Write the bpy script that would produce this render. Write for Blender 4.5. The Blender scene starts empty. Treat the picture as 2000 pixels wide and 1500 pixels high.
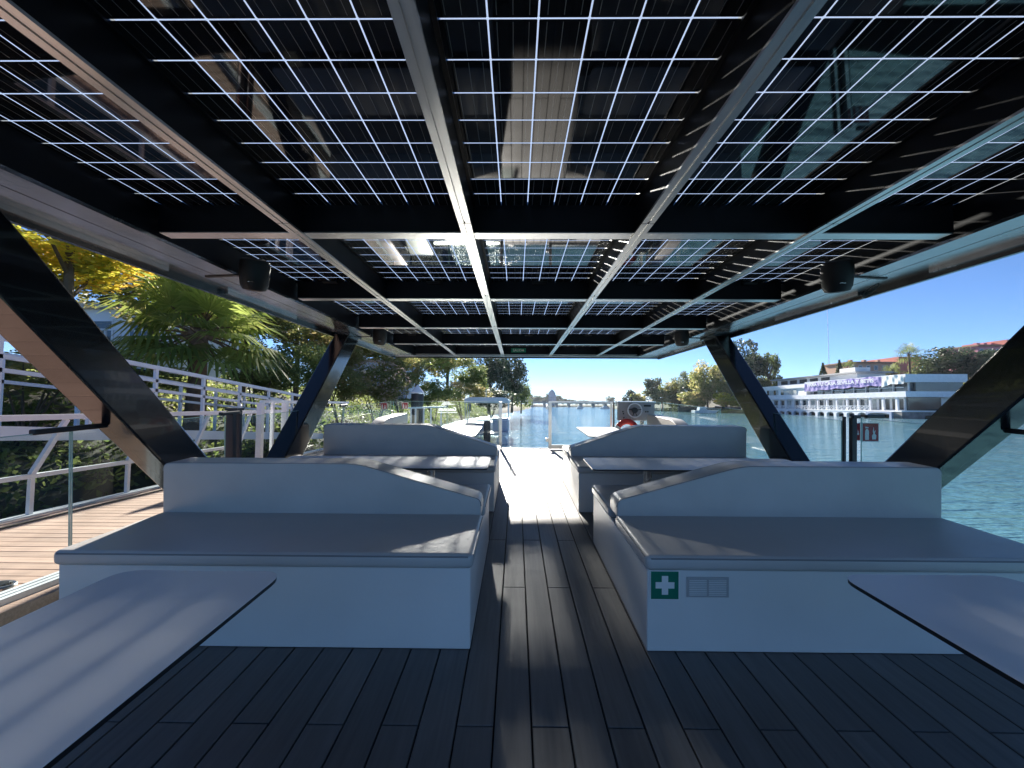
import bpy, bmesh, math, random
import numpy as np
from mathutils import Matrix, Vector
R = math.radians
S = bpy.context.scene
COL = S.collection

# ---------------------------------------------------------------- camera, sky, sun, exposure
FPX = 825.0                      # focal length in pixels of the 2000 px wide photograph
CAMZ = 1.9                       # eye height above the water
cam_d = bpy.data.cameras.new('camera'); cam = bpy.data.objects.new('camera', cam_d); COL.objects.link(cam)
cam_d.sensor_width = 36.0; cam_d.lens = 36.0 * FPX / 2000.0
cam_d.clip_start = 0.05; cam_d.clip_end = 6000
cam.matrix_world = (Matrix.Translation((0, 0, CAMZ)) @ Matrix.Rotation(R(0.55), 4, 'Z')
                    @ Matrix.Rotation(R(90 + 2.85), 4, 'X') @ Matrix.Rotation(R(0.3), 4, 'Z'))
S.camera = cam
SUN_EL, SUN_AZ = 23.0, 7.2       # elevation; degrees to the left of the boat's axis
W = bpy.data.worlds.new('World'); S.world = W; W.use_nodes = True
wn = W.node_tree.nodes; wl = W.node_tree.links
sky = wn.new('ShaderNodeTexSky'); sky.sky_type = 'NISHITA'; sky.sun_disc = False
sky.sun_elevation = R(SUN_EL); sky.sun_rotation = R(-SUN_AZ)
sky.air_density = 0.62; sky.dust_density = 0.0; sky.ozone_density = 7.0
wn['Background'].inputs[1].default_value = 0.0515
wl.new(sky.outputs[0], wn['Background'].inputs[0])
sd = bpy.data.lights.new('sun', 'SUN'); sun = bpy.data.objects.new('sun', sd); COL.objects.link(sun)
sd.energy = 5.0; sd.angle = R(1.5); sd.color = (1.0, 0.94, 0.85)
to_sun = Vector((-math.sin(R(SUN_AZ)) * math.cos(R(SUN_EL)), math.cos(R(SUN_AZ)) * math.cos(R(SUN_EL)), math.sin(R(SUN_EL))))
sun.rotation_euler = to_sun.to_track_quat('Z', 'Y').to_euler()
S.view_settings.view_transform = 'Standard'; S.view_settings.look = 'None'
S.view_settings.exposure = 1.75; S.view_settings.gamma = 1.0
S.render.engine = 'CYCLES'
S.cycles.max_bounces = 8; S.cycles.transparent_max_bounces = 16

# ---------------------------------------------------------------- frames
DECK_T = R(2.70); ROOF_T = R(0.45); EYE = 1.312
F = {'world': Matrix.Identity(4),
     'deck': Matrix.Translation((0, 0, CAMZ)) @ Matrix.Rotation(DECK_T, 4, 'X') @ Matrix.Translation((0, 0, -EYE)),
     'roof': Matrix.Translation((0, 0, CAMZ)) @ Matrix.Rotation(ROOF_T, 4, 'X')}
XC = 0.215                       # the boat's centre line, right of the camera

def P(px, py, d):                # a pixel seen at forward distance d
    return Vector(((px - 1008) / FPX * d, d, CAMZ + (791 - py) / FPX * d))
def XD(px, d): return (px - 1008) / FPX * d
def ZD(py, d): return CAMZ + (791 - py) / FPX * d

# ---------------------------------------------------------------- materials
MATS = {}
def nodes(m):
    m.use_nodes = True
    return m.node_tree.nodes, m.node_tree.links, m.node_tree.nodes['Principled BSDF']
def mat(name, col, rough=0.5, metal=0.0, coat=0.0, noise=None, bump=None, spec=0.5, island=0.0):
    """noise=(scale, amount) colour variation; bump=(scale, strength); island: per-object tone variation"""
    m = bpy.data.materials.new(name); n, l, b = nodes(m)
    b.inputs['Base Color'].default_value = (*col, 1); b.inputs['Roughness'].default_value = rough
    b.inputs['Metallic'].default_value = metal; b.inputs['Coat Weight'].default_value = coat
    b.inputs['Specular IOR Level'].default_value = spec
    tc = n.new('ShaderNodeTexCoord')
    src = None
    if noise:
        t = n.new('ShaderNodeTexNoise'); t.inputs['Scale'].default_value = noise[0]; t.inputs['Detail'].default_value = 6
        l.new(tc.outputs['Object'], t.inputs['Vector'])
        mr = n.new('ShaderNodeMapRange'); mr.inputs[1].default_value = 0.3; mr.inputs[2].default_value = 0.7
        mr.inputs[3].default_value = 1 - noise[1]; mr.inputs[4].default_value = 1 + noise[1]
        l.new(t.outputs['Fac'], mr.inputs[0]); src = mr.outputs[0]
        mr2 = n.new('ShaderNodeMapRange'); mr2.inputs[1].default_value = 0.3; mr2.inputs[2].default_value = 0.7
        mr2.inputs[3].default_value = max(0, rough - 0.08); mr2.inputs[4].default_value = min(1, rough + 0.1)
        l.new(t.outputs['Fac'], mr2.inputs[0]); l.new(mr2.outputs[0], b.inputs['Roughness'])
    if island:
        oi = n.new('ShaderNodeObjectInfo'); mr = n.new('ShaderNodeMapRange')
        mr.inputs[3].default_value = 1 - island; mr.inputs[4].default_value = 1 + island
        l.new(oi.outputs['Random'], mr.inputs[0])
        if src is not None:
            mm = n.new('ShaderNodeMath'); mm.operation = 'MULTIPLY'; l.new(src, mm.inputs[0]); l.new(mr.outputs[0], mm.inputs[1]); src = mm.outputs[0]
        else: src = mr.outputs[0]
    if src is not None:
        mx = n.new('ShaderNodeVectorMath'); mx.operation = 'SCALE'; mx.inputs[0].default_value = col
        l.new(src, mx.inputs['Scale']); l.new(mx.outputs[0], b.inputs['Base Color'])
    if bump:
        t = n.new('ShaderNodeTexNoise'); t.inputs['Scale'].default_value = bump[0]; t.inputs['Detail'].default_value = 4
        l.new(tc.outputs['Object'], t.inputs['Vector'])
        bp = n.new('ShaderNodeBump'); bp.inputs['Strength'].default_value = bump[1]; bp.inputs['Distance'].default_value = 0.02
        l.new(t.outputs['Fac'], bp.inputs['Height']); l.new(bp.outputs[0], b.inputs['Normal'])
    MATS[name] = m
    return m

def streaky(name, col, rough, axis, amount=0.22, island=0.12, spec=0.5, metal=0.0):
    """wood-like or brushed: noise stretched along one axis, plus blotches and scuffs"""
    m = mat(name, col, rough, metal, spec=spec, island=island); n, l, b = m.node_tree.nodes, m.node_tree.links, m.node_tree.nodes['Principled BSDF']
    geo = n.new('ShaderNodeNewGeometry')
    mp = n.new('ShaderNodeMapping'); sc = [60, 60, 60]; sc[axis] = 1.6; mp.inputs['Scale'].default_value = sc
    l.new(geo.outputs['Position'], mp.inputs['Vector'])
    t = n.new('ShaderNodeTexNoise'); t.inputs['Scale'].default_value = 1; t.inputs['Detail'].default_value = 5; l.new(mp.outputs[0], t.inputs['Vector'])
    t2 = n.new('ShaderNodeTexNoise'); t2.inputs['Scale'].default_value = 2.2; t2.inputs['Detail'].default_value = 7; t2.inputs['Roughness'].default_value = 0.6
    l.new(geo.outputs['Position'], t2.inputs['Vector'])
    ad = n.new('ShaderNodeMath'); ad.operation = 'ADD'; l.new(t.outputs['Fac'], ad.inputs[0]); l.new(t2.outputs['Fac'], ad.inputs[1])
    mr = n.new('ShaderNodeMapRange'); mr.inputs[1].default_value = 0.7; mr.inputs[2].default_value = 1.3
    mr.inputs[3].default_value = 1 - amount; mr.inputs[4].default_value = 1 + amount; l.new(ad.outputs[0], mr.inputs[0])
    old = b.inputs['Base Color'].links[0].from_node if b.inputs['Base Color'].links else None
    vm = n.new('ShaderNodeVectorMath'); vm.operation = 'SCALE'
    if old: l.new(old.outputs[0], vm.inputs[0])
    else: vm.inputs[0].default_value = col
    l.new(mr.outputs[0], vm.inputs['Scale']); l.new(vm.outputs[0], b.inputs['Base Color'])
    mr2 = n.new('ShaderNodeMapRange'); mr2.inputs[1].default_value = 0.35; mr2.inputs[2].default_value = 0.65
    mr2.inputs[3].default_value = rough - 0.04; mr2.inputs[4].default_value = rough + 0.05
    l.new(t2.outputs['Fac'], mr2.inputs[0]); l.new(mr2.outputs[0], b.inputs['Roughness'])
    bp = n.new('ShaderNodeBump'); bp.inputs['Strength'].default_value = 0.12; bp.inputs['Distance'].default_value = 0.004
    l.new(ad.outputs[0], bp.inputs['Height']); l.new(bp.outputs[0], b.inputs['Normal'])
    return m

streaky('deck', (0.108, 0.104, 0.10), 0.52, 1, 0.26, 0.18, spec=0.85)
streaky('dockwood', (0.50, 0.32, 0.25), 0.7, 0, 0.3, 0.14)
mat('joint', (0.012, 0.012, 0.014), 0.9)
mat('gloss_black', (0.006, 0.007, 0.010), 0.16, coat=0.3, bump=(3, 0.02))
mat('web_black', (0.004, 0.005, 0.008), 0.42, noise=(3, 0.3), spec=0.22)
mat('speaker_black', (0.008, 0.008, 0.009), 0.55)
streaky('rail_metal', (0.66, 0.66, 0.65), 0.33, 1, 0.07, 0.02, metal=1.0)
mat('soffit', (0.42, 0.42, 0.43), 0.20, 0.9, noise=(2, 0.12), bump=(2.2, 0.25))
mat('steel', (0.6, 0.6, 0.6), 0.28, 1.0, noise=(8, 0.1))
mat('console_grey', (0.30, 0.30, 0.31), 0.4, noise=(4, 0.15))
mat('cushion', (0.50, 0.485, 0.465), 0.42, noise=(2.5, 0.07), bump=(9, 0.12))
mat('piping', (0.22, 0.22, 0.22), 0.5)
mat('vent_grey', (0.40, 0.40, 0.40), 0.5)
mat('box_white', (0.70, 0.70, 0.685), 0.45, noise=(1.7, 0.05), bump=(40, 0.03))
mat('laminate', (0.82, 0.82, 0.82), 0.42, bump=(140, 0.015))
mat('edge_black', (0.01, 0.01, 0.012), 0.4)
mat('green_sign', (0.0, 0.17, 0.10), 0.4)
mat('red_sign', (0.34, 0.012, 0.02), 0.4)
mat('white_print', (0.78, 0.78, 0.76), 0.45)
mat('white_paint', (0.74, 0.75, 0.78), 0.4, noise=(2, 0.06))
mat('white_wall', (0.80, 0.80, 0.79), 0.6, noise=(0.4, 0.07))
mat('hull_white', (0.72, 0.73, 0.74), 0.3, coat=0.3, noise=(1, 0.05))
mat('pile_black', (0.018, 0.02, 0.026), 0.5, noise=(3, 0.4))
mat('stone', (0.20, 0.19, 0.18), 0.85, noise=(1.2, 0.4), bump=(2, 0.6))
mat('dark_inside', (0.03, 0.035, 0.04), 0.6)
mat('win_glass', (0.035, 0.05, 0.06), 0.06, spec=0.9, noise=(0.3, 0.3))
mat('curtain', (0.42, 0.46, 0.45), 0.7, noise=(1.2, 0.25))
mat('banner', (0.25, 0.20, 0.50), 0.6, noise=(0.5, 0.2))
mat('banner_white', (0.75, 0.76, 0.74), 0.6)
mat('red_wall', (0.62, 0.22, 0.17), 0.8, noise=(0.3, 0.1))
mat('orange_wall', (0.68, 0.42, 0.28), 0.8, noise=(0.3, 0.1))
mat('pink_wall', (0.65, 0.26, 0.30), 0.8, noise=(0.3, 0.1))
mat('roof_tile', (0.36, 0.21, 0.14), 0.8, noise=(1, 0.2))
mat('concrete', (0.38, 0.38, 0.37), 0.8, noise=(0.5, 0.15))
mat('tower_wall', (0.36, 0.39, 0.46), 0.7, noise=(0.2, 0.1))
mat('bark', (0.12, 0.09, 0.065), 0.9, noise=(6, 0.3), bump=(14, 0.8))
mat('palm_bark', (0.16, 0.10, 0.065), 0.9, noise=(9, 0.4), bump=(18, 1.0))
mat('earth', (0.05, 0.05, 0.03), 0.95, noise=(0.6, 0.4), bump=(3, 0.8))
mat('buoy_red', (0.62, 0.05, 0.04), 0.5)
mat('skin', (0.4, 0.25, 0.2), 0.6)
mat('canvas', (0.74, 0.75, 0.76), 0.7)
mat('blue_grey', (0.30, 0.36, 0.48), 0.4)
mat('sunlit_orange', (0.6, 0.16, 0.06), 0.5)  # base colour carries the orange sunlight on the dark post

def m_glass(name, tint, rough=0.0, refl=1.0):
    m = bpy.data.materials.new(name); m.use_nodes = True; n, l = m.node_tree.nodes, m.node_tree.links
    n.remove(n['Principled BSDF'])
    tr = n.new('ShaderNodeBsdfTransparent'); tr.inputs[0].default_value = (*tint, 1)
    gl = n.new('ShaderNodeBsdfGlossy'); gl.inputs['Roughness'].default_value = rough
    lw = n.new('ShaderNodeLayerWeight'); pw = n.new('ShaderNodeMath'); pw.operation = 'POWER'; pw.inputs[1].default_value = 5.0
    l.new(lw.outputs['Facing'], pw.inputs[0])
    fr = n.new('ShaderNodeMath'); fr.operation = 'MULTIPLY_ADD'; fr.inputs[1].default_value = 0.92; fr.inputs[2].default_value = 0.04; l.new(pw.outputs[0], fr.inputs[0])
    mx = n.new('ShaderNodeMixShader'); l.new(fr.outputs[0], mx.inputs[0]); l.new(tr.outputs[0], mx.inputs[1]); l.new(gl.outputs[0], mx.inputs[2])
    l.new(mx.outputs[0], n['Material Output'].inputs[0]); MATS[name] = m
m_glass('rail_glass', (0.90, 0.955, 0.94))
mat('glass_edge', (0.35, 0.55, 0.50), 0.15, spec=0.8)

def m_pane():                                     # the clear, slightly milky encapsulant between the cells
    m = bpy.data.materials.new('pane'); m.use_nodes = True; n, l = m.node_tree.nodes, m.node_tree.links
    n.remove(n['Principled BSDF'])
    tl = n.new('ShaderNodeBsdfTranslucent'); tl.inputs[0].default_value = (0.86, 0.93, 0.97, 1)
    tr = n.new('ShaderNodeBsdfTransparent'); tr.inputs[0].default_value = (0.95, 0.97, 0.98, 1)
    mx = n.new('ShaderNodeMixShader'); mx.inputs[0].default_value = 0.15
    l.new(tr.outputs[0], mx.inputs[1]); l.new(tl.outputs[0], mx.inputs[2]); l.new(mx.outputs[0], n['Material Output'].inputs[0])
    MATS['pane'] = m
m_pane()

def m_cell():
    m = bpy.data.materials.new('cell'); n, l, b = nodes(m)
    b.inputs['Roughness'].default_value = 0.035; b.inputs['IOR'].default_value = 1.5
    b.inputs['Specular IOR Level'].default_value = 0.62
    uv = n.new('ShaderNodeTexCoord'); sp = n.new('ShaderNodeSeparateXYZ'); l.new(uv.outputs['UV'], sp.inputs[0])
    def M(op, a, bb=None):
        q = n.new('ShaderNodeMath'); q.operation = op
        for i, v in enumerate((a, bb)):
            if v is None: continue
            if isinstance(v, (int, float)): q.inputs[i].default_value = v
            else: l.new(v, q.inputs[i])
        return q.outputs[0]
    fr = M('FRACT', M('MULTIPLY', sp.outputs[0], 3.0))
    line = M('LESS_THAN', M('ABSOLUTE', M('SUBTRACT', fr, 0.5)), 0.022)
    ends = M('LESS_THAN', M('ABSOLUTE', M('SUBTRACT', sp.outputs[1], 0.5)), 0.44)
    k = M('MULTIPLY', line, ends)
    mx = n.new('ShaderNodeMix'); mx.data_type = 'RGBA'
    mx.inputs[6].default_value = (0.010, 0.011, 0.014, 1); mx.inputs[7].default_value = (0.24, 0.24, 0.23, 1)
    l.new(k, mx.inputs[0]); l.new(mx.outputs[2], b.inputs['Base Color'])
    MATS['cell'] = m
m_cell()

def m_vinyl():                                    # translucent white sticker film
    m = bpy.data.materials.new('vinyl'); n, l, b = nodes(m); b.inputs['Base Color'].default_value = (.8, .8, .8, 1)
    tl = n.new('ShaderNodeBsdfTranslucent'); tl.inputs[0].default_value = (.8, .8, .8, 1); mx = n.new('ShaderNodeMixShader'); mx.inputs[0].default_value = .55
    l.new(b.outputs[0], mx.inputs[1]); l.new(tl.outputs[0], mx.inputs[2]); l.new(mx.outputs[0], n['Material Output'].inputs[0]); MATS['vinyl'] = m
m_vinyl()
def m_water():
    m = bpy.data.materials.new('water'); n, l, b = nodes(m)
    b.inputs['Base Color'].default_value = (0.12, 0.26, 0.32, 1); b.inputs['Roughness'].default_value = 0.07
    b.inputs['IOR'].default_value = 1.33
    tc = n.new('ShaderNodeNewGeometry')
    hs = []
    for sc, rot, wgt in (((0.9, 2.4, 1), 12, 1.0), ((2.6, 7.0, 1), -9, 0.45), ((0.16, 0.5, 1), 20, 1.6)):
        mp = n.new('ShaderNodeMapping'); mp.inputs['Scale'].default_value = sc; mp.inputs['Rotation'].default_value = (0, 0, R(rot))
        l.new(tc.outputs['Position'], mp.inputs['Vector'])
        t = n.new('ShaderNodeTexNoise'); t.inputs['Scale'].default_value = 1; t.inputs['Detail'].default_value = 3; l.new(mp.outputs[0], t.inputs['Vector'])
        q = n.new('ShaderNodeMath'); q.operation = 'MULTIPLY'; q.inputs[1].default_value = wgt; l.new(t.outputs['Fac'], q.inputs[0]); hs.append(q.outputs[0])
    a = hs[0]
    for h in hs[1:]:
        q = n.new('ShaderNodeMath'); q.operation = 'ADD'; l.new(a, q.inputs[0]); l.new(h, q.inputs[1]); a = q.outputs[0]
    bp = n.new('ShaderNodeBump'); bp.inputs['Strength'].default_value = 0.85; bp.inputs['Distance'].default_value = 0.14
    l.new(a, bp.inputs['Height']); l.new(bp.outputs[0], b.inputs['Normal'])
    MATS['water'] = m
m_water()

def m_leaf(name, stops, transl=0.4):
    m = bpy.data.materials.new(name); m.use_nodes = True; n, l = m.node_tree.nodes, m.node_tree.links
    b = n['Principled BSDF']; b.inputs['Roughness'].default_value = 0.5; b.inputs['Specular IOR Level'].default_value = 0.35
    at = n.new('ShaderNodeAttribute'); at.attribute_name = 'rnd'
    oi = n.new('ShaderNodeObjectInfo')
    cr = n.new('ShaderNodeValToRGB'); e = cr.color_ramp.elements
    e[0].position = 0; e[0].color = (*stops[0], 1); e[1].position = 1; e[1].color = (*stops[-1], 1)
    for i, c in enumerate(stops[1:-1], 1):
        x = e.new(i / (len(stops) - 1)); x.color = (*c, 1)
    l.new(at.outputs['Fac'], cr.inputs[0])
    hs = n.new('ShaderNodeHueSaturation'); mr = n.new('ShaderNodeMapRange'); mr.inputs[3].default_value = 0.75; mr.inputs[4].default_value = 1.25
    l.new(oi.outputs['Random'], mr.inputs[0]); l.new(mr.outputs[0], hs.inputs['Value']); l.new(cr.outputs[0], hs.inputs['Color'])
    l.new(hs.outputs[0], b.inputs['Base Color'])
    tl = n.new('ShaderNodeBsdfTranslucent'); l.new(hs.outputs[0], tl.inputs[0])
    mx = n.new('ShaderNodeMixShader'); mx.inputs[0].default_value = transl
    l.new(b.outputs[0], mx.inputs[1]); l.new(tl.outputs[0], mx.inputs[2]); l.new(mx.outputs[0], n['Material Output'].inputs[0])
    MATS[name] = m
m_leaf('leaf_green', [(0.09, 0.14, 0.045), (0.19, 0.24, 0.075), (0.33, 0.35, 0.12)], 0.58)
m_leaf('leaf_mixed', [(0.11, 0.15, 0.05), (0.25, 0.27, 0.09), (0.38, 0.35, 0.14), (0.46, 0.32, 0.18)], 0.6)
m_leaf('leaf_yellow', [(0.208, 0.260, 0.039), (0.468, 0.468, 0.065), (0.715, 0.598, 0.078), (0.650, 0.364, 0.104)], 0.6)
m_leaf('leaf_dark', [(0.037, 0.062, 0.037), (0.075, 0.106, 0.056), (0.125, 0.156, 0.081)], 0.35)
m_leaf('leaf_palm', [(0.13, 0.19, 0.04), (0.26, 0.33, 0.08), (0.46, 0.48, 0.15)], 0.6)
m_leaf('leaf_far', [(0.092, 0.127, 0.069), (0.161, 0.190, 0.098), (0.241, 0.241, 0.127)], 0.4)
m_leaf('petal', [(0.35, 0.26, 0.20), (0.50, 0.38, 0.32)], 0.4)

# ---------------------------------------------------------------- mesh helpers
BASE = {}                                        # object name -> base point its mesh is relative to
class MB:
    def __init__(s): s.v = []; s.f = []; s.uv = None
    def add(s, vs, fs):
        o = len(s.v); s.v += [tuple(v) for v in vs]; s.f += [tuple(i + o for i in f) for f in fs]; return s
    def box(s, x0, x1, y0, y1, z0, z1):
        return s.add([(x0,y0,z0),(x1,y0,z0),(x1,y1,z0),(x0,y1,z0),(x0,y0,z1),(x1,y0,z1),(x1,y1,z1),(x0,y1,z1)],
                     [(0,3,2,1),(4,5,6,7),(0,1,5,4),(1,2,6,5),(2,3,7,6),(3,0,4,7)])
    def cbox(s, x0, x1, y0, y1, z0, z1, c):       # box with chamfered top edges
        return s.add([(x0,y0,z0),(x1,y0,z0),(x1,y1,z0),(x0,y1,z0),(x0,y0,z1-c),(x1,y0,z1-c),(x1,y1,z1-c),(x0,y1,z1-c),
                      (x0+c,y0+c,z1),(x1-c,y0+c,z1),(x1-c,y1-c,z1),(x0+c,y1-c,z1)],
                     [(0,3,2,1),(8,9,10,11),(0,1,5,4),(1,2,6,5),(2,3,7,6),(3,0,4,7),(4,5,9,8),(5,6,10,9),(6,7,11,10),(7,4,8,11)])
    def prism(s, poly, axis, a, b):               # polygon (2D, the two other axes in order) extruded along axis
        def mk(p, t):
            q = list(p); q.insert(axis, t); return q
        n = len(poly); vs = [mk(p, a) for p in poly] + [mk(p, b) for p in poly]
        return s.add(vs, [tuple(range(n))[::-1], tuple(range(n, 2*n))] + [(i, (i+1) % n, n+(i+1) % n, n+i) for i in range(n)])
    def tube(s, pts, r, n=8, close=False):
        pts = [Vector(p) for p in pts]; rs = r if isinstance(r, (list, tuple)) else [r] * len(pts)
        vs = []; fs = []; m = len(pts); up = None
        for i, p in enumerate(pts):
            if close: t = pts[(i+1) % m] - pts[i-1]
            else: t = pts[min(i+1, m-1)] - pts[max(i-1, 0)]
            t.normalize()
            if up is None: up = Vector((0, 0, 1)) if abs(t.z) < 0.9 else Vector((1, 0, 0))
            a = t.cross(up); a.normalize(); c = a.cross(t); up = c
            for k in range(n):
                q = 2 * math.pi * k / n; vs.append(p + a * (math.cos(q) * rs[i]) + c * (math.sin(q) * rs[i]))
        for i in range(m if close else m - 1):
            j = (i + 1) % m
            for k in range(n): fs.append((i*n+k, i*n+(k+1) % n, j*n+(k+1) % n, j*n+k))
        if not close: fs += [tuple(range(n))[::-1], tuple(range((m-1)*n, m*n))]
        return s.add(vs, fs)
    def bar(s, a, b, w, h):                       # rectangular bar between two points
        a, b = Vector(a), Vector(b); t = (b - a).normalized()
        up = Vector((0, 0, 1)) if abs(t.z) < 0.95 else Vector((0, 1, 0))
        x = t.cross(up).normalized() * w / 2; z = x.cross(t).normalized() * h / 2
        return s.add([a-x-z, a+x-z, a+x+z, a-x+z, b-x-z, b+x-z, b+x+z, b-x+z],
                     [(0,3,2,1),(4,5,6,7),(0,1,5,4),(1,2,6,5),(2,3,7,6),(3,0,4,7)])
    def lathe(s, c, prof, n=16):
        c = Vector(c); vs = []; fs = []
        for (r, z) in prof:
            for k in range(n):
                q = 2*math.pi*k/n; vs.append(c + Vector((r*math.cos(q), r*math.sin(q), z)))
        for i in range(len(prof)-1):
            for k in range(n): fs.append((i*n+k, i*n+(k+1) % n, (i+1)*n+(k+1) % n, (i+1)*n+k))
        fs += [tuple(range(n))[::-1], tuple(range((len(prof)-1)*n, len(prof)*n))]
        return s.add(vs, fs)

def to_mesh(mb, name, base=(0, 0, 0), bevel=0.0, seg=2, smooth=False):
    me = bpy.data.meshes.new(name); b = Vector(base)
    me.from_pydata([tuple(Vector(v) - b) for v in mb.v], [], mb.f)
    bm = bmesh.new(); bm.from_mesh(me)
    bmesh.ops.recalc_face_normals(bm, faces=bm.faces)
    if bevel: bmesh.ops.bevel(bm, geom=[e for e in bm.edges if e.calc_face_angle(0) > 0.5], offset=bevel, segments=seg, affect='EDGES', profile=0.5, clamp_overlap=True)
    if smooth:
        for f in bm.faces: f.smooth = True
    bm.to_mesh(me); bm.free()
    if smooth: me.set_sharp_from_angle(angle=R(40))
    return me
def tag(o, label=None, cat=None, group=None, kind=None):
    for k, v in (('label', label), ('category', cat), ('group', group), ('kind', kind)):
        if v: o[k] = v
    return o
def thing(name, label, cat, base=(0, 0, 0), frame='world', group=None):
    o = bpy.data.objects.new(name, None); COL.objects.link(o); o.empty_display_size = 0.1
    o.matrix_basis = F[frame] @ Matrix.Translation(base)
    BASE[o.name] = Vector(base); return tag(o, label, cat, group)
def put(name, me, material, parent=None, base=None, frame='world'):
    if material and not me.materials: me.materials.append(MATS[material])
    o = bpy.data.objects.new(name, me); COL.objects.link(o)
    if parent is not None:
        o.parent = parent; BASE[o.name] = BASE[parent.name]
    else:
        b = Vector(base or (0, 0, 0)); BASE[o.name] = b; o.matrix_basis = F[frame] @ Matrix.Translation(b)
    return o
def part(mb, name, material, parent, bevel=0.0, seg=2, smooth=False, label=None):
    o = put(name, to_mesh(mb, name, BASE[parent.name], bevel, seg, smooth), material, parent)
    if label: o['label'] = label
    return o
def solo(mb, name, material, label, cat, base=(0, 0, 0), frame='world', group=None, kind=None, bevel=0.0, seg=2, smooth=False):
    return tag(put(name, to_mesh(mb, name, base, bevel, seg, smooth), material, None, base, frame), label, cat, group, kind)
def struct(mb, name, material, frame='world', smooth=False):
    return tag(put(name, to_mesh(mb, name, (0, 0, 0), 0, 2, smooth), material, None, (0, 0, 0), frame), kind='structure')
def sub(name, me, parent, off, material=None, rot=None, scale=None):   # a shared mesh placed at a point of the parent's frame
    if material and not me.materials: me.materials.append(MATS[material])
    o = bpy.data.objects.new(name, me); COL.objects.link(o); o.parent = parent
    o.location = Vector(off) - BASE[parent.name]
    if rot: o.rotation_euler = rot
    if scale: o.scale = scale
    BASE[o.name] = BASE[parent.name]
    return o
def text_mesh(txt, size, width=None, mirror=False, bold=0.0):
    c = bpy.data.curves.new('lettering', 'FONT'); c.body = txt; c.size = size; c.align_x = 'CENTER'; c.align_y = 'CENTER'; c.extrude = 0.0; c.offset = bold
    o = bpy.data.objects.new('lettering', c); COL.objects.link(o)
    dg = bpy.context.evaluated_depsgraph_get(); me = bpy.data.meshes.new_from_object(o.evaluated_get(dg)); 
    bpy.data.objects.remove(o); bpy.data.curves.remove(c); me.materials.clear()
    xs = [v.co.x for v in me.vertices]; w = max(xs) - min(xs); k = (width / w) if width else 1
    for v in me.vertices: v.co.x *= -k if mirror else k
    return me
FACE_CAM = (R(90), 0, 0)                         # text standing up, read from -y

# ---------------------------------------------------------------- water and banks
mb = MB().add([(-1500, -300, 0), (1500, -300, 0), (1500, 2500, 0), (-1500, 2500, 0)], [(0, 1, 2, 3)])
struct(mb, 'river_water', 'water')

def bank(name, line, prof, side, sub_n=6, jitter=0.25, seed=1):
    rnd = random.Random(seed); pts = []
    for (a, b) in zip(line[:-1], line[1:]):
        for i in range(sub_n): pts.append((a[0] + (b[0]-a[0])*i/sub_n, a[1] + (b[1]-a[1])*i/sub_n))
    pts.append(line[-1]); mb = MB(); vs = []; m = len(prof)
    for (x, y) in pts:
        for k, (o, z) in enumerate(prof):
            vs.append((x + side*(o + (rnd.uniform(-jitter, jitter) if 0 < k else 0)), y, z * (1 + (rnd.uniform(-.15, .15) if k > 1 else 0))))
    fs = [(i*m+k, i*m+k+1, (i+1)*m+k+1, (i+1)*m+k) for i in range(len(pts)-1) for k in range(m-1)]
    mb.add(vs, fs); return struct(mb, name, 'earth', smooth=True)
bank('left_bank', [(-8.2, -30), (-8.0, 8), (-7.2, 14), (-6.6, 20), (-6.8, 30), (-6.5, 50), (-4, 80), (2, 150), (10, 260), (14, 430)],
     [(0, -.6), (.4, .15), (2, 1.0), (5, 2.3), (12, 3.2), (60, 5), (900, 9)], -1, seed=3)
bank('right_bank', [(150, -60), (104, 20), (78, 52), (66.5, 66), (66.9, 111), (57.5, 115.5), (50, 150), (47, 178), (62, 300), (112, 470)],
     [(0, -.6), (.3, .5), (6, 1.3), (16, 2.6), (34, 6.5), (70, 11), (900, 16)], 1, seed=5)
mb = MB(); N = 40
for i in range(N + 1): mb.v += [(-700 + 50*i, 520, -.5), (-700 + 50*i, 524, 1.0), (-700 + 50*i, 600, 3), (-700 + 50*i, 2450, 8)]
for i in range(N): mb.f += [(4*i+k, 4*(i+1)+k, 4*(i+1)+k+1, 4*i+k+1) for k in range(3)]
struct(mb, 'far_bank', 'earth')

# ---------------------------------------------------------------- boat deck: planks on a dark sub-floor
X0, X1, Y0, Y1 = -2.62, 3.05, -2.6, 8.75
mb = MB().box(X0, X1, Y0, Y1, -0.10, -0.0145)
deck = struct(mb, 'deck', 'joint', 'deck'); BASE[deck.name] = Vector((0, 0, 0))
PW, PL = 0.145, 1.957
plank_me = {}
def plank(w, l):
    k = (round(w, 3), round(l, 3))
    if k not in plank_me:
        plank_me[k] = to_mesh(MB().cbox(-w/2, w/2, -l/2, l/2, -0.014, 0.0, 0.0018), 'plank')
        plank_me[k].materials.append(MATS['deck'])
    return plank_me[k]
k0 = math.floor((X0 - 0.066) / PW)
for k in range(k0, k0 + 42):
    xa, xb = 0.066 + PW*k, 0.066 + PW*(k+1)
    if xb < X0 + .02 or xa > X1 - .02: continue
    xa, xb = max(xa, X0), min(xb, X1)
    off = (1.627 if k % 2 == 0 else 2.747) - PL*3
    while off < Y1:
        ya, yb = max(off, Y0), min(off + PL, Y1)
        if yb - ya > 0.1: sub('plank', plank(xb - xa - 0.007, yb - ya - 0.006), deck, ((xa+xb)/2, (ya+yb)/2, 0))
        off += PL
mb = MB()
for sx in (X0 + .75, X1 - .75): mb.prism([(sx-.7, -.5), (sx-.35, -1.1), (sx+.35, -1.1), (sx+.7, -.5), (sx+.7, -.14), (sx-.7, -.14)], 1, Y0 - 2, Y1 + .3)
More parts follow.
